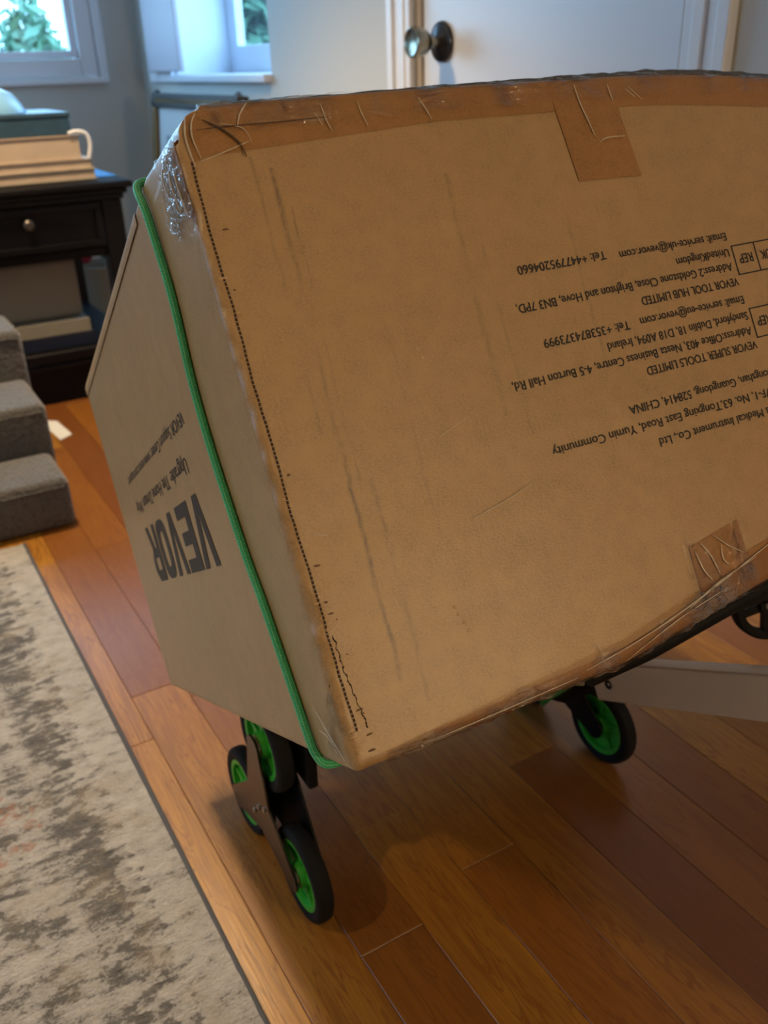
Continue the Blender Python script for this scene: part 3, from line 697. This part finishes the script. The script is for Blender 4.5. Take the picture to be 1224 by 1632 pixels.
# printing --------------------------------------------------------
def text_mesh(s, weight=0.0):
    cu = bpy.data.curves.new('txt', 'FONT'); cu.body = s; cu.size = 1.0; cu.resolution_u = 4; cu.offset = weight
    o = bpy.data.objects.new('txt', cu); COL.objects.link(o)
    dg = bpy.context.evaluated_depsgraph_get(); dg.update()
    me = bpy.data.meshes.new_from_object(o.evaluated_get(dg)); bpy.data.objects.remove(o); bpy.data.curves.remove(cu)
    xs = [v.co.x for v in me.vertices]; return me, min(xs), max(xs)
CAPH = .73
def print_front(s, w_start, w_end, v_base, cap=.0078, name='text_line'):
    """reads towards -w, upside down as the carton stands; baseline at v_base"""
    me, a, b_ = text_mesh(s, 0)
    sx = (w_start-w_end)/(b_-a); sy = cap/CAPH
    for v in me.vertices:
        x, y = (v.co.x-a)*sx, v.co.y*sy
        v.co = (w_start-x, -.00045, VT-(v_base+y))
    bm = bmesh.new(); bm.from_mesh(me)          # ink spread: the same glyphs printed twice more, a hair apart
    for dx_, dz_, dy_ in ((.00022, 0, .00002), (.00010, .00020, .00004)):
        m2 = me.copy(); m2.transform(Matrix.Translation((dx_, -dy_, dz_))); bm.from_mesh(m2); bpy.data.meshes.remove(m2)
    bm.to_mesh(me); bm.free()
    return obj(name, me, M['ink'], carton_e)
# baselines are on the upper side because the print is upside down: v grows downward, letters stand downwards
print_front('Email: service-uk@vevor.com', .4725, .3488, .1712-.003)
print_front('Tel: +447795204660', .334, .243, .1685-.003)
print_front('UnitedKingdom', .4705, .4077, .1862-.003)
print_front('Address:2 Goldstone Close, Brighton and Hove, BN3 7PD,', .4695, .2317, .1995-.003)
print_front('VEVOR TOOL HUB LIMITED', .4718, .3578, .2138-.003)
print_front('Email: service-eu@vevor.com', .4718, .3502, .2312-.003)
print_front('Tel: +353874373999', .3379, .248, .2315-.003)
print_front('Sandyford, Dublin 18, D18 A094, Ireland', .4712, .3094, .2463-.003)
print_front('Address:Office 403, Nesta Business Centre, 4-5 Burton Hall Rd,', .4705, .2076, .2605-.003)
print_front('VEVOR SUPER TOOLS LIMITED', .4721, .3423, .2738-.003)
print_front('Torch Development Zone, Zhongshan, Guangdong, 528414, CHINA', .6050, .3129, .3025-.003)
print_front('3F, 5F, 6F & 7F-1, No. 63,Tongxing East Road, Yumin Community', .5290, .2270, .3190-.003)
print_front('ss Medical Instrument Co., Ltd', .4680, .3342, .3355-.003)
def bar(w0, w1, v0, v1, parent): 
    bm = bx(min(w0, w1), max(w0, w1), -.0005, .0004, VT-max(v0, v1), VT-min(v0, v1)); return bm
def rep_box(w0, w1, v0, v1, words):
    t = .0011; bm = bmesh.new()
    for a in ((w0, w1, v0, v0+t), (w0, w1, v1-t, v1), (w0, w0+t, v0, v1), (w1-t, w1, v0, v1), (w0+.0275, w0+.0275+t, v0, v1)):
        box(bm, a[0], a[1], -.0005, .0004, VT-a[3], VT-a[2])
    obj('symbol_frame', bm, M['ink'], carton_e)
    print_front(words[0], w0+.0225, w0+.006, v0+.0095, .0092); print_front(words[1], w0+.0455, w0+.0325, v0+.0095, .0092)
rep_box(.475, .531, .1808, .2090, ('REP', 'UK')); rep_box(.475, .531, .2405, .2690, ('REP', 'EC'))
# logo on the left end: heavy block letters built from polygons; x runs along +d, letters stand upside down
LG0, LG1, LV0, LV1 = .226, .622, .2600, .3335
PLX = LB-.0005
def end_poly(polys, x0, x1, v0, v1, name):
    bm = bmesh.new()
    for poly in polys:
        vs = [bm.verts.new((PLX, x0+px*(x1-x0), VT-(v0+py*(v1-v0)))) for px, py in poly]
        bm.faces.new(vs)
    bmesh.ops.triangulate(bm, faces=bm.faces)
    return obj(name, bm, M['ink'], carton_e)
# letter y: 0 = baseline (top on the carton, small v), 1 = cap height (large v)
Vp = [[(0, 1), (.29, 1), (.50, .24), (.50, 0), (.34, 0)], [(.50, 0), (.50, .24), (.71, 1), (1, 1), (.66, 0)]]
Ep = [[(0, 0), (.34, 0), (.34, 1), (0, 1)], [(.34, 0), (1, 0), (1, .2), (.34, .2)], [(.34, .40), (.92, .40), (.92, .60), (.34, .60)], [(.34, .8), (1, .8), (1, 1), (.34, 1)]]
def ring(n=28, ix=.30, iy=.2):
    out = []
    P = lambda a, rx, ry: (.5+rx*abs(math.cos(a))**.62*(1 if math.cos(a) >= 0 else -1), .5+ry*abs(math.sin(a))**.62*(1 if math.sin(a) >= 0 else -1))
    for i in range(n):
        a, b_ = 2*math.pi*i/n, 2*math.pi*(i+1)/n
        out.append([P(a, .5, .5), P(b_, .5, .5), P(b_, .5-ix, .5-iy), P(a, .5-ix, .5-iy)])
    return out
Rp = [[(0, 0), (.28, 0), (.28, 1), (0, 1)], [(.28, .8), (.7, .8), (.92, .88), (.75, 1), (.28, 1)], [(.7, .8), (.7, .58), (.98, .62), (1.0, .80), (.92, .88)], [(.28, .4), (.75, .4), (.98, .62), (.7, .58), (.28, .58)], [(.45, .4), (.70, 0), (1, 0), (.74, .42)]]
lw = (LG1-LG0)/5
for i, pl in enumerate((Vp, Ep, Vp, ring(), Rp)):
    x0 = LG0+lw*i
    end_poly(pl, x0, x0+lw*.90, LV0, LV1, 'logo_letter')
def print_end(s, d0, d1, v_base, cap):
    me, a, b_ = text_mesh(s, .004); sx = (d1-d0)/(b_-a); sy = cap/CAPH
    for v in me.vertices: v.co = (PLX, d0+(v.co.x-a)*sx, VT-(v_base+v.co.y*sy))
    obj('text_line', me, M['ink'], carton_e)
print_end('Upgrade\u00b7 The Home Dream Way', .249, .632, .2240, .0165)
print_end('VEVOR Support Center: www.vevor.com/support', .210, .640, .1860, .0135)

# ------------------------------------------------------------------ bungee cord (own thing, same frame as the carton)
cord_e = empty('bungee_cord', (0, 0, 0), 'bright green braided elastic cord stretched round the brown carton', 'cord'); cord_e.matrix_world = BM4
rc = .0036; x = LB-rc
P = [(.42, .138, HB+rc+.001), (.25, .130, HB+rc+.001), (.10, .128, HB+rc-.0005), (.02, .128, HB+rc-.0008), (LB+.004, .127, HB+rc-.0015), (x-.0006, .122, HB-.006), (x-.0008, .112, HB-.035),
     (x, .111, VT-.11), (x, .1235, VT-.17), (x, .1265, VT-.21), (x, .124, VT-.255), (x, .112, VT-.33), (x, .0995, VT-.375), (x, .0845, VT-.45), (x-.0005, .0765, VT-.482), (x+.0005, .0735, .006), (LB+.003, .0715, -rc), (.015, .069, -rc-.0012), (.05, .068, -rc-.001), (.12, .068, -rc-.001), (.25, .07, -rc-.0012), (.40, .075, -rc)]
obj('braided_sleeve', tube(catmull(P, 14), rc, 16, uv=True), M['cord'], cord_e, True)

# ------------------------------------------------------------------ stair cart
cart = empty('stair_climbing_cart', (.58, .86, 0), 'black folding stair climbing cart with green wheels and silver rail under the carton', 'cart')
CO = Vector((-.58, -.86, 0))
def cpart(name, bm, m, parent=None, smooth=False):
    """parts are modelled in room coordinates and shifted into the cart's frame"""
    bmesh.ops.translate(bm, verts=bm.verts, vec=CO); return obj(name, bm, m, parent or cart, smooth)
WR, WT = .0655, .023
def wheel(cx, cy, cz, side, spokes=5):
    """axis along x; side=-1: outer face towards -x"""
    s = side; h = WT/2
    t = cpart('wheel', lathe([(.0475, -h+.002), (.052, -h), (.060, -h), (.064, -h+.003), (WR, -h+.008), (WR, h-.008), (.064, h-.003), (.060, h), (.052, h), (.0475, h-.002), (.046, 0), (.0475, -h+.002)], 'X', 48, (cx, cy, cz)), M['rubber'], None, 35)
    bm = bmesh.new()
    def addb(b2):
        me = bpy.data.meshes.new('x'); b2.to_mesh(me); b2.free(); bm.from_mesh(me); bpy.data.meshes.remove(me)
    addb(lathe([(.049, -h+.0015), (.049, h-.0015), (.042, h-.002), (.041, 0), (.042, -h+.002), (.049, -h+.0015)], 'X', 48, (cx, cy, cz)))
    addb(lathe([(.006, -h-.001), (.016, -h-.001), (.018, -h+.004), (.018, h-.004), (.016, h+.001), (.006, h+.001), (.006, -h-.001)], 'X', 24, (cx, cy, cz)))
    addb(lathe([(.016, -.002), (.042, -.002), (.042, .002), (.016, .002), (.016, -.002)], 'X', 32, (cx, cy, cz)))
    for k in range(spokes):
        a = 2*math.pi*k/spokes+.3
        mt = Matrix.Translation((cx, cy, cz)) @ Matrix.Rotation(a, 4, 'X')
        b2 = bmesh.new(); box(b2, -h+.006, h-.006, .014, .043, -.0045, .0045, mtx=mt); addb(b2)
    cpart('rim', bm, M['green'], t, 35)
    cpart('hub_bolt', lathe([(0, -h-.006), (.006, -h-.006), (.009, -h-.002), (.009, h+.002), (.006, h+.006), (0, h+.006)], 'X', 16, (cx, cy, cz)), M['steel'], t, True)
    return t
LX, RX = .3155, .8395
LYn, LYf, LYt, LZt = .785, .960, .873, .217
RYo = .013
for cx, dy, sd in ((LX, 0, -1), (RX, RYo, 1)):
    wheel(cx, LYn+dy, WR+.0008, sd); wheel(cx, LYf+dy, WR+.0008, sd); wheel(cx, LYt+dy, LZt, sd)
def star_plate(x0, x1, dy, fat=False):
    hubs = [Vector((LYn+dy, WR)), Vector((LYf+dy, WR)), Vector((LYt+dy, LZt))]; c = (hubs[0]+hubs[1]+hubs[2])/3
    outl = []
    for i, hpt in enumerate(hubs):
        out = (hpt-c).normalized(); a0 = math.atan2(out.y, out.x); wdt = .030 if fat else .018
        arc = [hpt+wdt*Vector((math.cos(a0+t), math.sin(a0+t))) for t in [math.radians(d) for d in range(-100, 101, 20)]]
        outl.append((a0, arc))
    outl.sort(key=lambda t: t[0]); poly = []
    for i, (a0, arc) in enumerate(outl):
        poly += arc
        a1, arc1 = outl[(i+1) % 3]; mid = (arc[-1]+arc1[0])/2; poly.append(mid if fat else mid*.62+c*.38)
    bm = bmesh.new(); A = [bm.verts.new((x0, p.x, p.y)) for p in poly]; B = [bm.verts.new((x1, p.x, p.y)) for p in poly]
    ca, cb = bm.verts.new((x0, c.x, c.y)), bm.verts.new((x1, c.x, c.y)); n = len(poly)
    for i in range(n):
        j = (i+1) % n; bm.faces.new((A[i], A[j], B[j], B[i])); bm.faces.new((ca, A[j], A[i])); bm.faces.new((cb, B[i], B[j]))
    return bm, c
for cx, dy in ((LX, 0), (RX, RYo)):
    for sgn in (-1, 1):
        xx = cx+sgn*.0175
        bm, c = star_plate(min(xx, xx+sgn*.003), max(xx, xx+sgn*.003), dy, sgn > 0 and cx < .5)
        pl_ = cpart('wheel_bracket', bm, M['blackgloss'] if sgn*(1 if cx > .5 else -1) > 0 else M['black'])
        for (by, bz) in ((c.x, c.y), (c.x-.02, c.y+.012), (c.x+.018, c.y-.02)):
            q = xx+sgn*.003
            cpart('bracket_bolt', lathe([(0, 0), (.0035, 0), (.0035, sgn*.002), (0, sgn*.0028)], 'X', 10, (q, by, bz)), M['steel'], pl_, True)
# mud-guard block in front of the upper left wheel, and axle
cpart('axle_block', bx(LX+.0215, LX+.036, .797, .90, .183, .283, bev=.004), M['black'])
cpart('axle_block', bx(RX-.040, RX-.0215, .83+RYo, .90+RYo, .09, .272, bev=.004), M['black'])
cpart('axle', tube([(LX+.03, .885, .235), (RX-.03, .885, .235)], .010, 14), M['black'], None, True)
# frame rails under the carton, along its length; local box frame -> room
def loc2w(p): return BM4 @ Vector(p)
def bar_local(w0, w1, d0, d1, h0, h1, name, m, bev=.002):
    bm = bx(w0, w1, d0, d1, h0, h1, bev=bev); bmesh.ops.transform(bm, matrix=BM4, verts=bm.verts); return cpart(name, bm, m)
bar_local(.115, .140, .14, .80, -.024, -.0015, 'frame_rail', M['black'])
bar_local(.485, .510, .14, .80, -.024, -.0015, 'frame_rail', M['black'])
bar_local(.10, .56, .805, .811, -.03, .16, 'toe_plate', M['black'])
bar_local(.115, .56, .44, .47, -.05, -.0245, 'cross_bar', M['black'])
bm = tube([loc2w((.235, .055, -.0125)), loc2w((.30, .050, -.009)), loc2w((.37, .045, .000)), loc2w((.45, .040, .010)), loc2w((.52, .038, .017))], .0095, 12)
cpart('cross_bar', bm, M['black'], None, True)
# silver rail, parallel to the carton's length
RO = Vector((.7660, .7080, .2365)); hw, hh = .016, .0275
bm = bx(-hw, hw, -.60, .038, -hh, hh, bev=.003, seg=3)
mt = Matrix((C_W, C_D, -C_V)).transposed().to_4x4(); mt.translation = RO
bmesh.ops.transform(bm, matrix=mt, verts=bm.verts); rail = cpart('handle_rail', bm, M['alu'], None, 30)
rv = lathe([(.0025, 0), (.0062, 0), (.0068, -.0012), (.0062, -.0018), (.0042, -.0012), (.0030, .0), (.0025, 0)], 'X', 20, (-hw-.0002, .001, -.002)); bmesh.ops.transform(rv, matrix=mt, verts=rv.verts)
cpart('rivet', rv, M['blackgloss'], rail, True)
gp = bx(-hw-.004, hw+.004, -.72, -.60, -hh-.004, hh+.004, bev=.006, seg=3); bmesh.ops.transform(gp, matrix=mt, verts=gp.verts); cpart('hand_grip', gp, M['rubber'], None, 30)
sk = bx(-hw+.003, hw-.003, .0385, .080, -hh+.004, hh-.004, bev=.003); bmesh.ops.transform(sk, matrix=mt, verts=sk.verts); cpart('rail_socket', sk, M['black'])
cpart('rail_strut', tube([(.766, .765, .200), (.766, .80, .15), (.766, .870, .118)], .014, 10), M['black'], None, True)
cpart('rail_strut', tube([(.700, .83, .155), (.745, .785, .195)], .010, 10), M['black'], None, True)
# folded front caster seen past the carton's lower edge
cc = Vector((.952, .6335, .3325)); ax = (Vector((0, 0, 1.0))-cc); ax = Vector((-.42, -.86, .28)).normalized()
z_ = ax; x_ = Vector((0, 0, 1)).cross(z_).normalized(); y_ = z_.cross(x_); cm = Matrix((x_, y_, z_)).transposed().to_4x4(); cm.translation = cc
bm = bmesh.new()
def addto(bm, b2, m=None):
    if m is not None: bmesh.ops.transform(b2, matrix=m, verts=b2.verts)
    me = bpy.data.meshes.new('x'); b2.to_mesh(me); b2.free(); bm.from_mesh(me); bpy.data.meshes.remove(me)
addto(bm, lathe([(.036, -.010), (.045, -.010), (.0485, -.006), (.0485, .006), (.045, .010), (.036, .010), (.035, 0), (.036, -.010)], 'Z', 48), cm)
fw_ = cpart('wheel', bm, M['rubber'], None, 35)
bm = bmesh.new(); addto(bm, lathe([(.004, -.009), (.013, -.009), (.013, .011), (.004, .011), (.004, -.009)], 'Z', 24), cm)
for k in range(5):
    addto(bm, bx(.011, .037, -.0058, .0058, -.006, .006), cm @ Matrix.Rotation(math.radians(54+72*k), 4, 'Z'))
cpart('rim', bm, M['black'], fw_)
cpart('hub_bolt', (lambda b: (bmesh.ops.transform(b, matrix=cm, verts=b.verts), b)[1])(lathe([(0, .014), (.004, .014), (.0065, .012), (.0065, -.012), (0, -.012)], 'Z', 16)), M['steel'], fw_, True)
cpart('caster_arm', tube([loc2w((.38, .050, .002)), loc2w((.44, .055, -.001)), loc2w((.56, .07, -.006)), tuple(cc-ax*.016)], .008, 10), M['black'], None, True)
# green cord end hooked to the cart beside the rail
hk = empty('cord_hook', (.705, .745, .226), 'green cord end with a pale tip hooked beside the silver rail', 'hook')
obj('hook_loop', tube([(-.030, .012, -.022), (-.022, .004, -.008), (-.008, -.002, .002), (.012, -.006, .010)], .006, 12), simple('dark_green_loop', (.01, .13, .03), .5), hk, True)
obj('hook_tip', tube([(.012, -.006, .010), (.022, -.012, .009)], .0078, 12), simple('pale_plastic_tip', (.40, .36, .27), .5), hk, True)

# ------------------------------------------------------------------ pet steps
Y = [2.103, 2.310, 2.571, 2.80]; Z = [.127, .251, .380]
st = empty('pet_steps', (.14, 2.4, 0), 'three step dark grey plush pet stairs at the end of the rug', 'steps')
def soft_step(y0, y1, z0, z1, x0=-.22, x1=.338):
    bm = bx(x0-.14, x1-.14, y0-2.4, y1-2.4, z0, z1, bev=.018, seg=4)
    return bm
for i in range(3):
    x1 = .338+.014*i
    obj('step', soft_step(Y[i], Y[i+1] if i < 2 else Y[3], .002, Z[i], x1=x1), M['plush'], st, 60)
# hem piping of each tread
    obj('seam_piping', tube([(-.34, Y[i]-2.4-.001, Z[i]-.020), (x1-.14-.012, Y[i]-2.4-.001, Z[i]-.020)], .0028, 8), M['plush'], st, True)
tg = empty('paper_tag', (.445, 2.82, 0), 'white paper tag lying on the floor between the grey steps and the table', 'tag')
bm = prism([(-.012, -.115), (.030, -.085), (.018, .06), (-.030, .10)], .001, .002); obj('tag_sheet', bm, M['paper'], tg)

# ------------------------------------------------------------------ dark side table
tb = empty('side_table', (.55, 3.4, 0), 'dark stained wooden side table with a drawer under the left window', 'table')
TO = Vector((-.55, -3.4, 0))
def tpart(n, bm, m, parent=None, smooth=False):
    bmesh.ops.translate(bm, verts=bm.verts, vec=TO); return obj(n, bm, m, parent or tb, smooth)
TX0, TX1, TY0, TY1, TZ = .10, .815, 3.03, 3.80, .690
bm = bx(TX0-.03, TX1+.035, TY0-.035, TY1+.03, TZ-.022, TZ, bev=.006, seg=3); box(bm, TX0-.018, TX1+.02, TY0-.02, TY1+.02, TZ-.040, TZ-.022, bev=.007, seg=3); box(bm, TX0-.008, TX1+.008, TY0-.008, TY1+.008, TZ-.056, TZ-.04, bev=.004)
tpart('tabletop', bm, M['dwood'], None, 40)
for lx in (TX0, TX1-.065):
    for ly in (TY0, TY1-.065): tpart('leg', bx(lx, lx+.065, ly, ly+.065, 0, TZ-.057, bev=.004), M['dwood'])
bm = bx(TX1-.05, TX1-.015, TY0+.066, TY1-.066, .46, TZ-.057); box(bm, TX0+.015, TX0+.05, TY0+.066, TY1-.066, .46, TZ-.057); box(bm, TX0+.066, TX1-.066, TY1-.045, TY1-.015, .46, TZ-.057)
box(bm, TX0+.066, TX1-.066, TY0+.012, TY0+.04, .462, .490, bev=.003)
tpart('apron', bm, M['dwood'])
bm = bx(TX0+.070, TX1-.070, TY0+.006, TY0+.026, .495, TZ-.060, bev=.003); dr = tpart('drawer', bm, M['dwood'])
bm = bmesh.new(); x0, x1, z0, z1 = TX0+.070, TX1-.070, .495, TZ-.060
for a in ((x0, x1, z0, z0+.022), (x0, x1, z1-.022, z1), (x0, x0+.022, z0+.022, z1-.022), (x1-.022, x1, z0+.022, z1-.022)): box(bm, a[0], a[1], TY0-.006, TY0+.0055, a[2], a[3], bev=.003)
tpart('drawer_moulding', bm, M['dwood'], dr)
tpart('drawer_knob', lathe([(0, -.030), (.010, -.030), (.016, -.025), (.0165, -.018), (.008, -.010), (.007, 0), (0, 0)], 'Y', 24, (.518, TY0+.006, .582)), M['pewter'], dr, True)
tpart('shelf', bx(TX0+.006, TX1-.006, TY0+.02, TY1-.02, .150, .172, bev=.004), M['dwood'])
bm = bx(TX0, TX1, TY0-.004, TY0+.018, .118, .144, bev=.008, seg=3); box(bm, TX0, TX1, TY0-.010, TY0+.018, .149, .182, bev=.008, seg=3); tpart('shelf_moulding', bm, M['dwood'])
bm = bx(TX0+.066, TX1-.066, TY0+.03, TY0+.05, .0, .117); tpart('plinth', bm, M['dwood'])
# things on the table top
def thing_box(name, label, cat, x0, x1, y0, y1, z0, z1, m, bev=.003, group=None):
    o = obj(name, bx(x0-(x0+x1)/2, x1-(x0+x1)/2, y0-(y0+y1)/2, y1-(y0+y1)/2, 0, z1-z0, bev=bev), m); o.location = ((x0+x1)/2, (y0+y1)/2, z0); return tag(o, label, cat, group)
def book(label, x0, x1, y0, y1, z0, z1, cm, t=.003, front=False):
    e = empty('book', ((x0+x1)/2, (y0+y1)/2, z0), label, 'book'); hx, hy, h = (x1-x0)/2, (y1-y0)/2, z1-z0
    bm = bx(-hx, hx, -hy, hy, 0, t, bev=.0008); box(bm, -hx, hx, -hy, hy, h-t, h, bev=.0008); box(bm, *((-hx, hx, -hy, -hy+t) if front else (-hx, -hx+t, -hy, hy)), t, h-t)
    obj('cover', bm, cm, e); obj('page_block', bx(-hx+(.006 if front else t+.0003), hx-.006, -hy+.005, hy-.005, t+.0002, h-t-.0002), M['cream'], e); return e
book('thick cream album at the bottom of the pile on the dark table', .30, .770, 3.10, 3.52, .6905, .722, M['greyb'])
book('cream album second from the bottom of the pile on the dark table', .30, .765, 3.10, 3.50, .7225, .752, M['cream'])
book('thick pale book under the blue box on the dark table', .30, .735, 3.10, 3.47, .7525, .822, M['cream'])
lc = empty('storage_box', (.55, 3.28, .8225), 'long dark blue box lying on the pile of pale books', 'box')
obj('box_body', bx(-.2, .165, -.17, .17, 0, .050, bev=.004), M['blue'], lc); obj('box_lid', bx(-.203, .168, -.173, .173, .0505, .066, bev=.004), M['blue'], lc)
bb = lathe([(.0, .072), (.035, .070), (.066, .055), (.088, .028), (.10, .004), (.10, 0), (.094, 0), (.082, .026), (.062, .050), (.033, .065), (0, .067)], 'Z', 40)
o = obj('plastic_bowl', bb, M['palebl'], None, True); o.location = (.51, 3.22, .8890); tag(o, 'upturned pale blue plastic bowl on top of the dark blue box', 'bowl')
wr_ = tube(catmull([(.752, 3.10, .754), (.762, 3.10, .79), (.755, 3.10, .822), (.728, 3.10, .832), (.700, 3.10, .827)], 8), .006, 10)
o = obj('curved_handle', wr_, M['whitep'], None, True); tag(o, 'curved white plastic strap hanging at the end of the pale book pile', 'strap')
bl = thing_box('blue_reflection', 'thin bright blue sheet painted as the reflection on the corner of the dark table', 'reflection', .7735, .842, 3.14, 3.78, .6902, .6912+.001, simple('blue_reflection_colour', (.03, .25, .75), .25), .0003)  # blue sheet stands in for the tabletop's window reflection
bl.location.z = .6904
# things on the shelf
thing_box('document_case', 'large grey case standing on the lower shelf of the dark table', 'case', .18, .660, 3.14, 3.24, .262, .448, M['greyb'], .012)
book('pale grey thick book under the grey case on the lower shelf', .20, .665, 3.09, 3.40, .218, .2605, M['greyb'], front=True)
book('navy ring binder at the bottom of the lower shelf', .20, .675, 3.09, 3.42, .1735, .2165, M['navy'], front=True)
bk = empty('wicker_basket', (.93, 3.98, 0), 'grey sided basket of red and green cloth behind the dark table', 'basket')
bm = lathe([(0, .0), (.10, 0), (.115, .26), (.12, .27), (.112, .27), (.10, .02), (0, .02)], 'Z', 32); obj('basket_body', bm, M['greyb'], bk, 30)
for nm, c_, p_ in (('red_cloth', 'red', (-.06, 0, .325)), ('green_cloth', 'dgreen', (.055, .02, .325))):
    bm = bmesh.new(); bmesh.ops.create_icosphere(bm, subdivisions=3, radius=.046)
    for v in bm.verts: v.co = v.co*(1+.35*noise.noise(v.co*22+Vector(p_)*9))+Vector(p_)
    o = obj(nm, bm, M[c_], None, True); o.location = (.93, 3.98, 0); tag(o, {'red': 'crumpled red cloth in the basket behind the table', 'dgreen': 'crumpled dark green cloth in the basket behind the table'}[c_], 'cloth')
# low bench behind the table shelf with brown front and pale blue thing
be = empty('wooden_crate', (.72, 3.93, 0), 'low brown wooden crate on the floor behind the dark table', 'crate')
for k in range(3): obj('slat', bx(-.12, .09, -.02, -.004, .01+.045*k, .045+.045*k, bev=.002), M['tan'], be)
for k in range(3): obj('slat', bx(-.12, .09, .09, .106, .01+.045*k, .045+.045*k, bev=.002), M['tan'], be)
obj('crate_bottom', bx(-.12, .09, -.003, .089, .004, .012), M['tan'], be)
# framed picture leaning near the corner
fr = empty('framed_picture', (1.20, 3.97, 0), 'large picture in a dark carved gilt frame leaning on the right wall near the corner', 'picture')
fr.rotation_euler = (0, math.radians(6), 0)
hz = .915; Lf = .95
def fbar(y0, y1, z0, z1, m, t=.03, parent=None, name='frame_bar', b=.006): return obj(name, bx(0, t, y0, y1, z0, z1, bev=b, seg=3), m, parent or fr)
y1 = .14; y0 = y1-Lf
fbar(y0, y1, hz-.055, hz-.0, M['iron'], .045); fbar(y0, y1, 0.004, .06, M['iron'], .045)
fbar(y1-.055, y1, .061, hz-.056, M['gold'], .035); fbar(y0, y0+.055, .061, hz-.056, M['gold'], .035)
o = fbar(y0+.01, y1-.01, hz-.040, hz-.018, M['gold'], .052, None, 'frame_bead', .003)
for yy in (y0+.03, y1-.03):
    bm = bmesh.new(); bmesh.ops.create_icosphere(bm, subdivisions=3, radius=.036)
    for v in bm.verts: v.co = Vector((v.co.x*.7, v.co.y, v.co.z*1.1))*(1+.22*noise.noise(v.co*70))+Vector((.02, yy, hz-.03))
    obj('corner_ornament', bm, M['iron'], fr, True)
obj('picture_mat', bx(.016, .020, y0+.056, y1-.056, .061, hz-.056), M['matb'], fr)
obj('picture_print', bx(.012, .0155, y0+.16, y1-.16, .17, hz-.16), M['pic'], fr)
